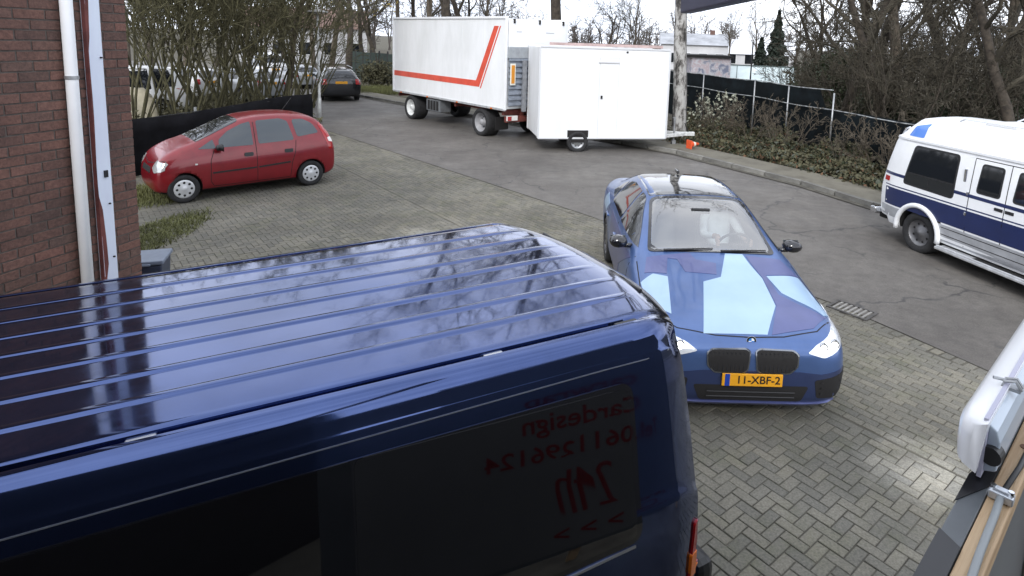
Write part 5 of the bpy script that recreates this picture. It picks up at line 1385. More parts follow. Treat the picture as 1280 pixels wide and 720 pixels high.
# ================================================================== FENCES, LAMP, CONE
fab = mat('black screen fabric', (.0045, .0045, .006), .9, var=.5, vscale=3, spec=.15)
fab2 = mat('dark green screen fabric', (.0035, .006, .0075), .9, var=.5, vscale=2.5, spec=.15)
def screen(name, parent, pts, z0, h_fn, mt, wob=.03, step=.35):
    P = resample(pts, step); n = len(P); mb = MB(); rows = 5; tk = .012
    lay = []
    for sd in (0, 1):
        for i, p in enumerate(P):
            a, b_ = P[max(i - 1, 0)], P[min(i + 1, n - 1)]; t = (b_ - a).normalized(); nn = Vector((-t.y, t.x)); hh = h_fn(i / (n - 1))
            for j in range(rows):
                z = z0 + hh * j / (rows - 1); off = wob * math.sin(i * 1.7 + j * .9) * (1 if 0 < j < rows - 1 else .3) + (tk if sd else 0) + rnd.uniform(-.004, .004)
                lay.append((p.x + nn.x * off, p.y + nn.y * off, z + (rnd.uniform(-.015, .015) if j == rows - 1 else 0)))
    mb.v = lay; N_ = n * rows
    for i in range(n - 1):
        for j in range(rows - 1):
            a = i * rows + j; mb.f.append((a, a + rows, a + rows + 1, a + 1)); mb.f.append((N_ + a, N_ + a + 1, N_ + a + rows + 1, N_ + a + rows))
    for i in range(n - 1): a = i * rows + rows - 1; mb.f.append((a, a + rows, N_ + a + rows, N_ + a))
    mb.m = [0] * len(mb.f)
    return mb.build(name, mt, parent, smooth=True)
lf = thing('screen_fence', 'low fence of black screen fabric along the yard behind the red hatchback', 'fence', (0, 0, 0))
LP = [(-10.4, 8.6), (-9.25, 12.0), (-8.2, 17.0), (-7.75, 18.9)]
screen('screen', lf, LP, 0, lambda t: 1.26 + .05 * math.sin(t * 9), fab)
for p in resample(LP, 2.4):
    b = MB(); b.tube([(p.x - .05, p.y + .02, 0), (p.x - .05, p.y + .02, 1.32)], .03, 8); b.build('post', steel, lf)
b = MB(); b.tube([(p.x - .02, p.y, 1.22) for p in resample(LP, 1.2)], .010, 6); b.build('top_wire', black, lf)
rf = thing('screen_fence', 'tall chain link fence hung with dark green fabric beyond the weedy verge', 'fence', (0, 0, 0))
RP = [(4.9, 28.0), (6.95, 21.63), (7.99, 17.67), (8.9, 14.6), (9.9, 11.0), (11.2, 7.0)]
screen('screen', rf, RP, .05, lambda t: 1.95 if t < .47 else 1.42, fab2, .02)
for i, (p, h_) in enumerate([((5.9, 24.9), 2.05), ((6.95, 21.60), 2.06), ((7.45, 19.7), 1.98), ((7.99, 17.62), 1.96), ((8.9, 14.55), 1.5), ((9.9, 10.95), 1.5)]):
    b = MB(); b.tube([(p[0] - .06, p[1] - .03, 0), (p[0] - .06, p[1] - .03, h_)], .026, 8); b.build('post', steel, rf, smooth=True)
wire_m = mat('frosted wire', (.50, .52, .52), .5, .3, var=.6, vscale=5, col2=(.10, .10, .10))
for zz_, t1 in ((1.45, 99), (2.02, 17.6)):
    pts = [(p.x - .075, p.y - .03, zz_ - .02 * math.sin(i * 1.3)) for i, p in enumerate(resample(RP, .8)) if p.y > (17.5 if t1 < 50 else 6)]
    b = MB(); b.tube(pts, .016, 6); b.build('wire', wire_m, rf)
gf = thing('garden_fence', 'dark green garden fence at the far end of the street past the black estate', 'fence', (0, 0, 0))
for i in range(14):
    a = Vector((-15.0, 43.0)).lerp(Vector((-4.5, 33.5)), i / 14); c = Vector((-15.0, 43.0)).lerp(Vector((-4.5, 33.5)), (i + 1) / 14); mid = (a + c) / 2
    b = MB(); b.box((mid.x, mid.y, 1.0), ((c - a).length - .05, .05, 1.9 + rnd.uniform(-.05, .05)), rz=math.atan2(c.y - a.y, c.x - a.x)); b.build('panel', mat('dark green fence stain', (.020, .032, .026), .8, var=.3, vscale=3), gf)
    b = MB(); b.box((a.x, a.y, 1.05), (.09, .09, 2.1)); b.build('post', bdm, gf)
lp = thing('street_lamp', 'thin grey street lamp with a flat square head behind the red hatchback', 'street lamp', (-8.42, 21.17, 0))
lpm = mat('lamp post grey', (.50, .51, .50), .5, .2, var=.3, vscale=4)
b = MB(); b.tube([(0, 0, 0), (0, 0, .9), (0, 0, .95), (0, 0, 3.85)], [.065, .065, .045, .038], 12); b.build('pole', lpm, lp, smooth=True)
b = MB(); b.lathe_x([(-.05, .0), (-.05, .16), (.0, .34), (.03, .34), (.10, .06), (.10, .0)], 18); b.v = [(y, z, x + 3.88) for x, y, z in b.v]; o = b.build('lamp_head', mat('lamp hood', (.38, .38, .37), .5), lp); fix_normals(o.data)
cn = thing('traffic_cone', 'small orange cone tipped over on the pavement by the box trailer drawbar', 'cone', (3.95, 18.1, .10), R(25))
orm = mat('orange cone plastic', (.75, .10, .03), .5, var=.12, vscale=10)
b = MB(); b.lathe_x([(0, .11), (.02, .105), (.34, .03), (.36, .0)], 16, (0, 0, .13)); b.v = [(x, y, z) for x, y, z in b.v]; b.build('body', orm, cn, smooth=True)
b = MB(); b.box((-.01, 0, .13), (.025, .26, .26)); b.build('base', orm, cn, bevel=.006)
b = MB(); b.lathe_x([(.12, .083), (.12, .085), (.20, .064), (.20, .062)], 16, (0, 0, .13)); b.build('reflective_band', mat('white reflector', (.75, .74, .66), .5), cn)

# ================================================================== HOUSES AND GARDENS FAR RIGHT
def house_far(name, label, x, y, rz, w_, d_, h_, roof_h, wallm, roofm, floors=2, cols=3, group=None):
    t = thing(name, label, 'house', (x, y, 0), rz, group)
    b = MB(); b.box((0, d_ / 2, h_ / 2), (w_, d_, h_)); wl = b.build('wall', wallm, t)
    rm = MB(); e = .3
    vs = [(-w_ / 2 - e, -e, h_ - .05), (w_ / 2 + e, -e, h_ - .05), (w_ / 2 + e, d_ + e, h_ - .05), (-w_ / 2 - e, d_ + e, h_ - .05), (-w_ / 2 - e, d_ / 2, h_ + roof_h), (w_ / 2 + e, d_ / 2, h_ + roof_h)]
    rm.add(vs, [(0, 1, 5, 4), (2, 3, 4, 5), (0, 4, 3), (1, 2, 5), (3, 2, 1, 0)]); ro = rm.build('roof', roofm, t)
    b = MB(); b.box((w_ * .3, d_ / 2, h_ + roof_h), (.6, .6, 1.0)); b.build('chimney', hbrick, ro)
    for f in range(floors):
        for c in range(cols):
            cx = -w_ / 2 + w_ * (c + .5) / cols; cz = 1.5 + f * 2.7
            b = MB(); b.box((cx, -.02, cz), (w_ / cols * .55, .10, 1.35)); wf = b.build('window', mat('white window frame', (.62, .62, .62), .5), t)
            b = MB(); b.box((cx, -.075, cz), (w_ / cols * .55 - .16, .02, 1.19)); b.build('pane', darkglass, wf)
    return t
palew = mat('pale rendered wall', (.55, .55, .56), .8, var=.1, vscale=.5); rooft = mat('grey roof tiles', (.30, .31, .33), .8, var=.25, vscale=.8, bump=.5, bscale=6); roofr = mat('brown roof tiles', (.16, .10, .08), .8, var=.25, vscale=.8)
house_far('terraced_house', 'pale terraced house with a grey roof seen far behind the birch trunk', 16.5, 76, R(-8), 8, 8, 3.2, 1.4, palew, rooft, 1, 4)
house_far('terraced_house', 'long low house with pale grey roof far behind the greenhouse', 24.5, 80, R(-12), 11, 8, 2.2, 1.9, palew, mat('pale sheet roof', (.62, .63, .65), .6, var=.1, vscale=.4), 1, 5)
house_far('terraced_house', 'pale house far at the end of the street behind the lamp', -26, 62, R(20), 12, 8, 3.6, 2.0, palew, roofr, 1, 5)
sh = thing('garden_shed', 'small flat roofed shed with a white and pink daubed wall behind the fence', 'shed', (7.35, 30.0, 0), R(-4))
def m_daub(N, L, p, pos):
    c = ramp(N, L, noise(N, L, pos, 2.6, 4, .6, dist=1.2), [(.36, (.20, .22, .30)), (.48, (.55, .54, .57)), (.56, (.50, .40, .42)), (.66, (.60, .60, .63))])
    L.new(c, p.inputs['Base Color']); p.inputs['Roughness'].default_value = .8
b = MB(); b.box((0, 1.2, 1.3), (1.9, 2.4, 2.6)); b.build('wall', world_mat('daubed wall', m_daub), sh)
b = MB(); b.box((-.1, 1.2, 2.66), (2.3, 2.7, .12)); b.build('roof', under, sh)
gh = thing('greenhouse', 'glass greenhouse with white roof bars above the tall dark fence', 'greenhouse', (9.5, 29.6, 0), R(-16))
ghg = mat('whitewashed glass', (.62, .72, .72), .15, 0, .5, var=.12, vscale=1.5); ghb = mat('greenhouse bar', (.10, .14, .14), .5)
for i in range(5):
    x0, x1 = -1.6 + .68 * i, -1.6 + .68 * (i + 1) - .03
    b = MB(); b.add([(x0, 0, 1.25), (x1, 0, 1.25), (x1, 1.3, 2.22), (x0, 1.3, 2.22), (x0, 0, 1.235), (x1, 0, 1.235), (x1, 1.3, 2.205), (x0, 1.3, 2.205)], [(0, 1, 2, 3), (7, 6, 5, 4), (0, 4, 5, 1), (1, 5, 6, 2), (2, 6, 7, 3), (3, 7, 4, 0)]); b.build('roof_pane', ghg, gh)
    b = MB(); b.add([(x0, 2.6, 1.25), (x1, 2.6, 1.25), (x1, 1.32, 2.22), (x0, 1.32, 2.22)], [(3, 2, 1, 0)]); b.build('roof_pane', ghg, gh)
    b = MB(); b.box(((x0 + x1) / 2, .01, .62), (.63, .02, 1.2)); b.build('wall_pane', ghg, gh)
b = MB()
for i in range(6): x = -1.615 + .68 * i; b.beam((x, -.01, 1.25), (x, 1.31, 2.235), .035, .05); b.beam((x, 2.61, 1.25), (x, 1.31, 2.235), .035, .05); b.beam((x, 0, 0), (x, 0, 1.25), .04, .04, up=(0, 1, 0))
b.beam((-1.65, 1.31, 2.25), (1.82, 1.31, 2.25), .06, .05); b.beam((-1.65, 0, 1.25), (1.82, 0, 1.25), .05, .05); b.build('frame', ghb, gh)
pl_ = thing('flag_pole', 'thin dark pole standing among the gardens left of the conifer', 'pole', (8.55, 27.5, 0)); b = MB(); b.tube([(0, 0, 0), (0, 0, 3.4)], .03, 6); b.build('pole', black, pl_)

# ================================================================== TREES AND PLANTS
CS = {n: [(math.cos(2 * math.pi * k / n), math.sin(2 * math.pi * k / n)) for k in range(n)] for n in (3, 4, 5, 6, 8, 10)}
def limb(mb, rg, p, d, L, r, lvl, P, tips=None, trunk=None):
    nseg = max(3, min(9, int(L / P['seg']) + 2)); sides = (9, 5, 4, 3, 3, 3)[lvl] if lvl else 8
    if lvl and lvl < 2: sides = 5
    tgt = trunk if (trunk is not None and lvl == 0) else mb
    pts = [p.copy()]; dirs = [d.copy()]; rad = [r]
    step = L / nseg; endr = P.get('end', .35) if lvl else P.get('tend', .5)
    for i in range(nseg):
        j = P['wob'] * (1.0 if lvl else .45)
        d = (d + Vector((rg.gauss(0, j), rg.gauss(0, j), rg.gauss(0, j) + P['up'][min(lvl, len(P['up']) - 1)]))).normalized()
        p = p + d * step; pts.append(p.copy()); dirs.append(d.copy()); rad.append(max(P['rmin'], r * (1 - (1 - endr) * (i + 1) / nseg)))
    b = len(tgt.v); cs = CS[sides]
    for i, q in enumerate(pts):
        dd = dirs[i]; a = Vector((0, 0, 1)) if abs(dd.z) < .9 else Vector((1, 0, 0)); u = dd.cross(a).normalized(); w_ = dd.cross(u); rr = rad[i]
        for c, s in cs: tgt.v.append((q.x + (u.x * c + w_.x * s) * rr, q.y + (u.y * c + w_.y * s) * rr, q.z + (u.z * c + w_.z * s) * rr))
    for i in range(nseg):
        for k in range(sides): tgt.f.append((b + i * sides + k, b + i * sides + (k + 1) % sides, b + (i + 1) * sides + (k + 1) % sides, b + (i + 1) * sides + k)); tgt.m.append(0)
    if lvl >= P['lv']:
        if tips is not None: tips.append((pts[-1], dirs[-1])); tips.append((pts[len(pts) // 2], dirs[-1]))
        return
    kids = P['kids'][lvl]; st_ = P['start'][min(lvl, len(P['start']) - 1)]
    for k in range(kids):
        t = st_ + (1 - st_) * (k + rg.random()) / kids; x = t * nseg; i = min(nseg - 1, int(x)); q = pts[i].lerp(pts[i + 1], x - i)
        dd = dirs[i]; ph = rg.random() * 2 * math.pi + k * 2.4; an = R(rg.uniform(*P['ang'])) * (1 if lvl else P.get('a0', 1))
        a = Vector((0, 0, 1)) if abs(dd.z) < .9 else Vector((1, 0, 0)); u = dd.cross(a).normalized(); w_ = dd.cross(u)
        nd = (dd * math.cos(an) + (u * math.cos(ph) + w_ * math.sin(ph)) * math.sin(an)).normalized()
        limb(mb, rg, q, nd, L * P['ratio'] * rg.uniform(.7, 1.15) * (1 - .35 * t), max(P['rmin'], rad[i] * P.get('rr', .55)), lvl + 1, P, tips)
bark = mat('dark wet bark', (.048, .038, .028), .9, var=.45, vscale=7, bump=.6, bscale=20)
bark2 = mat('grey brown bark', (.085, .068, .050), .9, var=.4, vscale=6, bump=.6, bscale=20)
green_bark = mat('algae green bark', (.062, .057, .027), .9, var=.45, vscale=5)
twigs = mat('brown twigs', (.046, .039, .026), .9, var=.35, vscale=3); twig_olive = mat('olive twigs', (.074, .068, .032), .9, var=.4, vscale=3); twig_red = mat('grey brown twigs', (.078, .064, .046), .9, var=.3, vscale=3)
BIG = dict(seg=.8, wob=.14, up=(.05, .06, .03, .0), rmin=.011, lv=4, kids=(9, 6, 5, 4), start=(.35, .2, .15, .1), ang=(28, 62), ratio=.56, tend=.30)
SPREAD = dict(seg=.6, wob=.20, up=(.04, .08, .04, .02), rmin=.011, lv=4, kids=(8, 6, 5, 4), start=(.25, .15, .1, .1), ang=(30, 70), ratio=.60, tend=.35)
HAZEL = dict(seg=.5, wob=.13, up=(.02, .05, .03, .0), rmin=.009, lv=3, kids=(6, 5, 4), start=(.40, .2, .1), ang=(16, 44), ratio=.48, tend=.25)
SHRUB = dict(seg=.3, wob=.18, up=(.03, .04, .02), rmin=.006, lv=3, kids=(5, 4, 4), start=(.25, .2, .1), ang=(22, 55), ratio=.52, tend=.3)
def tree(name, label, loc, h, r, P, seed, bm_, tm_, group=None, stems=1, lean=(0, 0), leaves=None, cat='tree', rz=0, spread=.35):
    rg = random.Random(seed); t = thing(name, label, cat, loc, rz, group)
    tk = MB(); cr_ = MB(); tips = [] if leaves else None
    for s in range(stems):
        a = 2 * math.pi * (s + rg.random() * .7) / stems; k = 0 if stems == 1 else spread * rg.uniform(.4, 1.2)
        d = Vector((math.cos(a) * k + lean[0], math.sin(a) * k + lean[1], 1)).normalized()
        p = Vector((math.cos(a) * .18 * (stems > 1), math.sin(a) * .18 * (stems > 1), -.05))
        limb(cr_, rg, p, d, h * (1 if stems == 1 else rg.uniform(.7, 1.05)), r * (1 if stems == 1 else rg.uniform(.6, 1.1)), 0, P, tips, tk)
    tk.build('trunk' if stems == 1 else 'stems', bm_, t, smooth=True); cr_.build('crown' if stems == 1 else 'twigs', tm_, t)
    if leaves:
        mt, n_, sz = leaves; lm = MB()
        for i in range(n_):
            q, d = tips[rg.randrange(len(tips))]; leaf(lm, rg, q + Vector((rg.gauss(0, .12), rg.gauss(0, .12), rg.gauss(0, .12))), sz)
        lm.build('leaves', mt, t)
    return t
def leaf(mb, rg, p, sz, up=0.0):
    a = Vector((rg.gauss(0, 1), rg.gauss(0, 1), rg.gauss(0, 1) * (1 - up))).normalized(); b_ = a.orthogonal().normalized(); s = sz * rg.uniform(.6, 1.3)
    c = a.cross(b_); ph = rg.random() * 6.28; b_, c = b_ * math.cos(ph) + c * math.sin(ph), c * math.cos(ph) - b_ * math.sin(ph)
    n = len(mb.v); mb.v += [tuple(p - b_ * s * .5), tuple(p + c * s * .28 + a * s * .06), tuple(p + b_ * s * .5), tuple(p - c * s * .28 + a * s * .06)]
    mb.f.append((n, n + 1, n + 2, n + 3)); mb.m.append(0)
def place(t, loc, rz, label, sc_=1.0, group=None):
    c = copy_tree(t); c.location = loc; c.rotation_euler = (0, 0, rz); c.scale = (sc_,) * 3; c['label'] = label
    if group: c['group'] = group
    return c
def X(px, Y): return Y * (px - 700) / 752

# birch trunk at the kerb, going up out of the picture
def m_birch(N, L, p, pos):
    c = ramp(N, L, noise(N, L, pos, 5.5, 6, .7, (1, 1, .45)), [(.40, (.03, .028, .025)), (.47, (.13, .12, .11)), (.55, (.36, .35, .33)), (.8, (.50, .49, .47))])
    L.new(c, p.inputs['Base Color']); p.inputs['Roughness'].default_value = .85
    bump(N, L, p, noise(N, L, pos, 12, 5), .6, .03)
birch_m = world_mat('birch bark', m_birch)
tree('birch_tree', 'thick pale birch trunk standing at the end of the box trailer', (4.02, 20.1, 0), 15, .25, dict(BIG, start=(.40, .2, .15, .1), wob=.08, kids=(12, 6, 5, 4), ang=(35, 70)), 3, birch_m, twigs)
# left: thicket of hazel stems behind the low black fence
hz = [tree('hazel_bush', '', (0, 0, 0), 5.8, .046, HAZEL, 11 + i, green_bark, twig_olive, 'olive green hazel bushes in the thicket behind the left fence', stems=10, spread=.48, cat='bush') for i in range(3)]
HL = ['hazel bush tight beside the brick house corner behind the fence', 'olive hazel bush over the beige tarpaulin', 'dense hazel bush behind the red car bonnet', 'hazel bush above the red car windscreen', 'tall hazel bush above the red car roof', 'hazel bush with crossing stems behind the fence middle', 'hazel bush behind the red car tail', 'small hazel bush at the street end of the black fence', 'hazel bush in the second row behind the white car', 'hazel bush in the second row beside the silver car', 'hazel bush left of the street lamp', 'thin hazel bush at the back of the thicket']
HP = [(168, 17.5, 1.0), (200, 20.5, 1.05), (232, 18.5, 1.0), (262, 19.5, 1.1), (300, 20.0, 1.12), (330, 21.0, 1.0), (352, 20.2, 1.05), (375, 20.8, .72), (215, 25.5, 1.2), (285, 25.0, 1.2), (388, 25.5, .95), (325, 26.5, 1.2)]
for i, ((px, Y, sc_), lb) in enumerate(zip(HP, HL)):
    loc = (X(px, Y), Y, 0); k = hz[i % 3]
    if i < 3: k.location = loc; k.scale = (sc_,) * 3; k['label'] = lb
    else: place(k, loc, i * 1.3, lb, sc_)
tree('leaning_tree', 'tree with a pale leaning trunk at the street end of the thicket', (X(352, 21.5), 21.5, 0), 7.5, .13, dict(SPREAD, start=(.4, .2, .1, .1)), 21, bark2, twig_olive, lean=(.30, 0))
yel = mat('yellow autumn leaves', (.34, .26, .06), .8, var=.3, vscale=3)
tree('forked_tree', 'forked tree with a few yellow leaves behind the black estate car', (X(440, 36), 36, 0), 8.5, .24, dict(BIG, kids=(6, 6, 5, 4), start=(.22, .2, .15, .1), ang=(18, 48)), 33, bark, twigs, leaves=(yel, 900, .16))
T1 = tree('bare_tree', 'tall bare tree with its thick trunk rising behind the lorry trailer', (X(694, 27), 27, 0), 16, .28, dict(BIG, start=(.34, .2, .15, .1), wob=.08, kids=(13, 6, 5, 4), ang=(35, 70)), 41, bark, twigs)
place_tall = tree('bare_tree', 'tall spreading bare tree whose crown hangs over the middle of the lorry trailer', (X(560, 27), 27, 0), 15, .20, dict(BIG, start=(.36, .2, .15, .1), wob=.10, kids=(12, 6, 5, 4), ang=(35, 72)), 47, bark, twigs)
T2 = tree('bare_tree', 'wide bare tree standing behind the long fence right of the conifer', (X(1050, 23), 23, 0), 8.5, .20, SPREAD, 52, bark, twigs)
T3 = tree('bare_tree', 'bare tree with many fine upright twigs left of the lorry trailer', (X(500, 42), 42, 0), 10, .2, dict(BIG, ang=(18, 42), kids=(10, 6, 5, 4), up=(.05, .10, .06, .02)), 63, bark2, twig_red)
T4 = tree('bare_tree', 'leaning bare tree with dark limbs at the right edge behind the camper', (X(1275, 16.5), 16.5, 0), 8.5, .17, dict(SPREAD, start=(.2, .15, .1, .1)), 74, bark, twigs, lean=(-.18, .02))
GR = 'bare trees filling the far background'
rows = [
 # left background
 (T3, 165, 40, 1.1, 'bare tree at the far left beside the brick house corner'), (T2, 195, 46, 1.2, 'far bare tree above the white van by the house'), (T3, 235, 44, 1.05, 'upright bare tree far behind the thicket left part'), (T2, 275, 50, 1.25, 'spreading bare tree far behind the thicket centre'), (T3, 318, 46, 1.1, 'bare tree far behind the thicket right part'), (T2, 360, 52, 1.2, 'bare tree far behind the white van up the street'), (T3, 395, 48, 1.0, 'bare tree behind the street lamp head'), (T2, 470, 52, 1.2, 'bare tree right of the yellow leaved tree'),
 # centre behind the lorry
 (T2, 520, 56, 1.25, 'bare tree crown above the front of the lorry trailer'), (T3, 560, 50, 1.05, 'bare tree above the middle of the lorry trailer'), (T3, 610, 58, .95, 'bare tree top above the red stripe of the lorry trailer'), (T2, 455, 62, 1.3, 'far bare tree over the end of the street'),
 (T2, 745, 36, .62, 'low brown bare tree behind the box trailer ladder'), (T3, 790, 40, .55, 'small bare tree left of the birch trunk'),
 # right
 (T3, 1010, 30, .62, 'slim bare tree just right of the conifer'), (T3, 1085, 27, .95, 'upright bare tree behind the right end of the fence'), (T2, 1105, 20, .88, 'bare tree close behind the fence by the camper rear'), (T2, 1160, 24, .72, 'bare tree above the camper roof tail'), (T3, 1205, 27, .70, 'bare tree above the camper roof middle'), (T2, 1240, 30, .80, 'bare tree behind the camper, second from the right edge'), (T3, 1150, 38, .8, 'far bare tree between the camper roof and the fence'), (T3, 1290, 22, 1.0, 'upright bare tree cut by the right edge of the view'), (T2, 1025, 34, .8, 'far bare tree above the fence corner'),
 (T3, 415, 44, 1.15, 'upright bare tree over the roof of the black estate car'), (T3, 545, 38, 1.0, 'upright bare tree just behind the front half of the lorry trailer'), (T2, 590, 44, 1.3, 'broad bare tree over the tail of the lorry trailer'),
 (T2, 1075, 25, 1.25, 'broad dark bare tree deep behind the last tall fence post'), (T3, 1125, 23, 1.2, 'tall upright bare tree over the rear of the camper'), (T2, 1180, 33, 1.3, 'broad bare tree far over the camper roof middle'), (T2, 1230, 24, 1.25, 'broad bare tree leaning over the camper doors'), (T3, 1265, 31, 1.1, 'upright far bare tree by the right edge'),
 (T3, 905, 70, .55, 'small far bare tree over the terraced houses'), (T3, 935, 55, .55, 'thin bare tree between houses and conifer'), (T2, 985, 60, .75, 'far bare tree behind the conifer')]
for i, (k, px, Y, sc_, lb) in enumerate(rows): place(k, (X(px, Y), Y, 0), i * 2.1 + .4, lb, sc_, GR)
# far wood that closes the horizon: one mass
fw = MB(); rg = random.Random(5)
PF = dict(seg=1.6, wob=.2, up=(.03, .05, .0), rmin=.03, lv=2, kids=(9, 7), start=(.15, .1), ang=(25, 65), ratio=.5, tend=.3)
for i in range(210):
    a = rg.uniform(-52, 50); D_ = rg.uniform(88, 135)
    x, y = D_ * math.sin(R(a)), D_ * math.cos(R(a))
    hgt = rg.uniform(4.0, 7.5) if -2 < a < 24 else rg.uniform(6, 11)
    limb(fw, rg, Vector((x, y, 0)), Vector((0, 0, 1)), hgt, .16, 0, PF, None, fw)
o = fw.build('far_wood', mat('far twigs', (.075, .064, .056), .95)); tag(o, 'grey brown bare wood along the horizon', 'wood', kind='stuff')

# evergreens and hedges: many small leaves through the whole volume
holly = mat('dark evergreen leaves', (.030, .042, .016), .55, var=.5, vscale=2.5); ivy = mat('ivy leaves', (.034, .042, .022), .5, var=.45, vscale=3); browny = mat('brown olive leaves', (.075, .070, .036), .8, var=.4, vscale=3)
def leafy(name, label, cat, loc, blobs, n, sz, mt, seed, group=None, trunk=(1.2, .10)):
    t = thing(name, label, cat, loc, 0, group); rg = random.Random(seed); m_ = MB()
    tot = sum(b_[3] * b_[4] * b_[5] for b_ in blobs)
    for (cx, cy, cz, ax_, ay, az_) in blobs:
        k = int(n * ax_ * ay * az_ / tot)
        for i in range(k):
            d = Vector((rg.gauss(0, 1), rg.gauss(0, 1), rg.gauss(0, 1))).normalized(); q = rg.random() ** .45 * (1 + .22 * math.sin(d.x * 7 + d.z * 5 + cx) * math.sin(d.y * 6 + 2))
            leaf(m_, rg, Vector((cx + d.x * ax_ * q, cy + d.y * ay * q, max(.05, cz + d.z * az_ * q))), sz)
    m_.build('foliage', mt, t)
    s_ = MB(); limb(s_, rg, Vector((0, 0, 0)), Vector((0, 0, 1)), trunk[0] * 1.6, trunk[1], 0, dict(SHRUB, lv=1, kids=(6,)), None, s_); s_.build('trunk', bark, t, smooth=True)
    return t
leafy('holly_bush', 'big dark olive evergreen bush behind the fence between the conifer and the tall trees', 'bush', (X(1038, 25.5), 25.5, 0), [(0, 0, 1.4, 1.7, 1.3, 1.4), (.3, .2, 2.4, 1.3, 1.1, 1.0), (-1.0, 0, 1.8, 1.1, 1.0, 1.0), (1.2, 0, 1.9, 1.1, 1.0, 1.1)], 9000, .15, holly, 4, trunk=(2.2, .12))
leafy('laurel_bush', 'dark low bush behind the fence by the camper ladder', 'bush', (X(1110, 21), 21, 0), [(0, 0, 1.0, 1.3, 1.0, 1.1), (.9, 0, 1.2, 1.0, .9, .9)], 4500, .14, holly, 6)
leafy('laurel_bush', 'dark bush showing above the middle of the camper roof', 'bush', (X(1195, 22), 22, 0), [(0, 0, 1.1, 1.9, 1.1, 1.2), (1.6, 0, 1.2, 1.4, 1.0, 1.2)], 6000, .15, holly, 8)
leafy('laurel_bush', 'dark pointed evergreen near the right edge behind the camper', 'bush', (X(1245, 21), 21, 0), [(0, 0, 1.0, .9, .8, 1.2), (0, 0, 2.1, .5, .5, .9)], 3500, .14, holly, 9)
leafy('hedge_bush', 'olive brown bush beside the end of the street behind the lorry trailer', 'bush', (X(474, 37), 37, 0), [(0, 0, .8, 1.3, .9, .8)], 2500, .16, browny, 10)
def conifer(label, loc, h, w_, seed):
    t = thing('conifer_tree', label, 'conifer', loc); rg = random.Random(seed); m_ = MB()
    for i in range(5200):
        z = rg.random() ** 1.25; rr = w_ * (1 - z) ** .85 * (rg.random() ** .4) * (1 + .22 * math.sin(z * 38)); a = rg.random() * 6.283
        leaf(m_, rg, Vector((rr * math.cos(a), rr * math.sin(a), .25 + z * (h - .25) - rr * .25)), .26)
    m_.build('foliage', mat('spruce needles', (.020, .030, .020), .7, var=.4, vscale=1.2), t); b = MB(); b.tube([(0, 0, 0), (0, 0, h * .96)], [.16, .02], 7); b.build('trunk', bark, t)
conifer('dark narrow conifer spire rising among the houses right of the flag pole', (X(963, 46), 46, 0), 5.9, 1.15, 2)
conifer('small dark conifer left of the conifer spire near the pole', (X(944, 48), 48, 0), 3.9, .9, 3)
conifer('dark conifer behind the camper at the right edge', (X(1258, 40), 40, 0), 4.3, 1.0, 5)
dk = [tree('thorn_bush', '', (0, 0, 0), 4.6, .042, dict(HAZEL, kids=(7, 6, 4), ang=(22, 55), wob=.17), 131 + i, bark, twigs, 'dark thorn bushes in the thicket beyond the right fence', stems=9, spread=.55, cat='bush') for i in range(2)]
DP = [(1000, 23, .62, 'low dark thorn bush by the corner of the fence'), (1045, 21, .72, 'dark thorn bush in front of the evergreen bush'), (1080, 19.5, .85, 'dark thorn bush behind the last tall fence post'), (1120, 17.5, .80, 'dark thorn bush touching the camper ladder in view'), (1150, 20, .86, 'thorn bush behind the tail of the camper roof'), (1185, 18, .74, 'thorn bush over the camper side window'), (1215, 21, .84, 'thorn bush behind the camper doors'), (1250, 18.5, .78, 'thorn bush over the camper roof rails'), (1285, 19, .90, 'thorn bush cut off by the right edge'), (1070, 28, 1.0, 'thorn bush deep in the thicket left of the tall trees'), (1130, 27, 1.05, 'thorn bush deep in the thicket behind the camper tail'), (1200, 29, 1.0, 'thorn bush deep in the thicket behind the camper middle'), (1265, 27, 1.0, 'thorn bush deep in the thicket at the right'), (1020, 30, .8, 'thorn bush deep in the thicket beside the conifer')]
for i, (px, Y, sc_, lb) in enumerate(DP):
    loc = (X(px, Y), Y, 0)
    if i < 2: dk[i].location = loc; dk[i].scale = (sc_,) * 3; dk[i]['label'] = lb
    else: place(dk[i % 2], loc, i * 1.7, lb, sc_)
# bare shrubs in the verge, in front of the dark fence
sb = [tree('bare_shrub', '', (0, 0, 0), 1.7, .018, SHRUB, 81 + i, bark2, twig_red, 'bare shrubs in the verge before the tall fence', stems=8, spread=.55, cat='shrub') for i in range(2)]
for i, (x, y, sc_, lb) in enumerate([(6.15, 19.6, .95, 'bare shrub left of the middle fence post'), (6.75, 18.0, .9, 'largest bare shrub between the middle and right fence posts'), (5.65, 20.7, .75, 'small bare shrub under the left fence post'), (7.6, 15.9, .75, 'bare shrub at the foot of the fence nearest the camper'), (8.2, 14.2, .8, 'twiggy bare shrub just behind the camper rear'), (8.3, 15.2, .95, 'tall twiggy shrub overlapping the right end of the fence')]):
    if i < 2: sb[i].location = (x, y, 0); sb[i].scale = (sc_,) * 3; sb[i]['label'] = lb
    else: place(sb[i % 2], (x, y, 0), i * 1.9, lb, sc_)
vg = tree('trailing_shrub', 'arching shrub with pale leaves against the left part of the tall fence', (5.6, 22.0, 0), 1.5, .02, SHRUB, 91, bark2, twig_red, stems=5, spread=.7, leaves=(mat('pale grey leaves', (.30, .31, .24), .7, var=.2, vscale=4), 260, .13), cat='shrub')
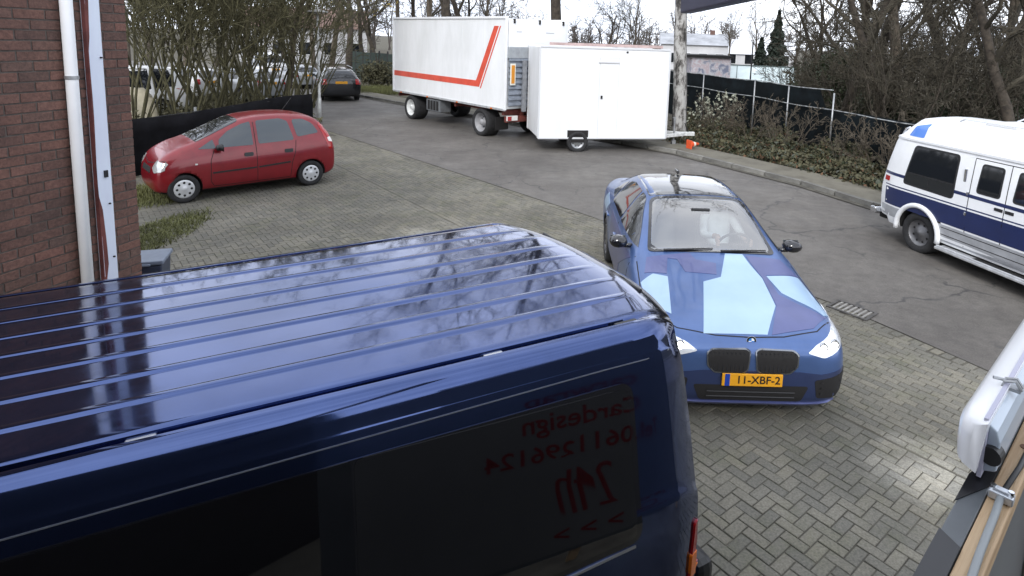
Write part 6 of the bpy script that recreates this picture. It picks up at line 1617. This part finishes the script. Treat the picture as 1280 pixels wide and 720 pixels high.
# weeds of the verge
def weed_mass(name, label, poly_fn, n, hmax, sz, mt, seed):
    rg = random.Random(seed); m_ = MB()
    for i in range(n):
        x, y, k = poly_fn(rg)
        hh = hmax * k * (.55 + .45 * math.sin(x * 2.3 + y * 1.7) * math.sin(y * 2.9 - x)) + .05
        leaf(m_, rg, Vector((x, y, rg.random() ** .7 * hh)), sz)
    o = m_.build(name, mt); tag(o, label, 'weeds', kind='stuff'); return o
def verge(rg):
    t = rg.random(); P = [(3.55, 19.6), (5.0, 18.0), (6.75, 14.9), (7.5, 13.0), (8.2, 11.6)]; Q_ = [(5.2, 25.0), (6.85, 21.6), (7.9, 17.7), (8.8, 14.6), (9.4, 12.2)]
    def al(L_, t): x = t * (len(L_) - 1); i = min(len(L_) - 2, int(x)); return Vector(L_[i]).lerp(Vector(L_[i + 1]), x - i)
    a, b_ = al(P, t), al(Q_, t); s = rg.random(); p = a.lerp(b_, s) + Vector((rg.gauss(0, .12), rg.gauss(0, .12)))
    return p.x, p.y, .35 + .75 * s
weed_mass('verge_weeds', 'green brown weeds and ivy covering the verge below the tall fence', verge, 15000, .78, .12, browny, 1)
weed_mass('verge_ivy', 'darker ivy leaves among the verge weeds', verge, 9000, .72, .12, ivy, 2)
weed_mass('verge_litter', 'rusty dead leaves and stalks in the verge weeds', verge, 3800, .60, .11, mat('rusty dead leaves', (.12, .066, .036), .85, var=.35, vscale=3), 3)
def grass_patch(cx, cy, rx, ry, n, seed, label, hmax=.12, mt=None):
    rg = random.Random(seed); m_ = MB()
    for i in range(n):
        a = rg.random() * 6.283; q = rg.random() ** .5; x = cx + math.cos(a) * rx * q * rg.uniform(.7, 1.1); y = cy + math.sin(a) * ry * q * rg.uniform(.7, 1.1); h_ = hmax * rg.uniform(.4, 1.2); t = rg.random() * 6.28; w_ = .012; lx, ly = rg.gauss(0, .04), rg.gauss(0, .04)
        b_ = len(m_.v); m_.v += [(x - math.cos(t) * w_, y - math.sin(t) * w_, -.01), (x + math.cos(t) * w_, y + math.sin(t) * w_, -.01), (x + lx, y + ly, h_)]; m_.f.append((b_, b_ + 1, b_ + 2)); m_.m.append(0)
    o = m_.build('grass', mt or mat('yellow green grass', (.12, .125, .045), .8, var=.35, vscale=2)); tag(o, label, 'grass', kind='stuff')
grass_patch(-6.25, 9.0,   .50, 1.5, 4200, 1, 'mossy grass growing out of the paving by the brick house corner', .055)
grass_patch(-7.9, 11.2, 1.0, 1.0, 3000, 4, 'dark grass under the nose of the red hatchback', .10)
grass_patch(-10.8, 34.0, 2.4, 2.4, 9000, 2, 'grass strip at the end of the street beside the black estate', .25)
weed_mass('thicket_floor', 'brown leaf litter and brambles under the hazel thicket', lambda rg: (lambda p: (p[0], p[1], 1.0))((lambda t, s: (-9.4 + t * 1.6 - s * 9, 12 + t * 8 + s * 10))(rg.random(), rg.random())), 9000, .7, .14, browny, 7)
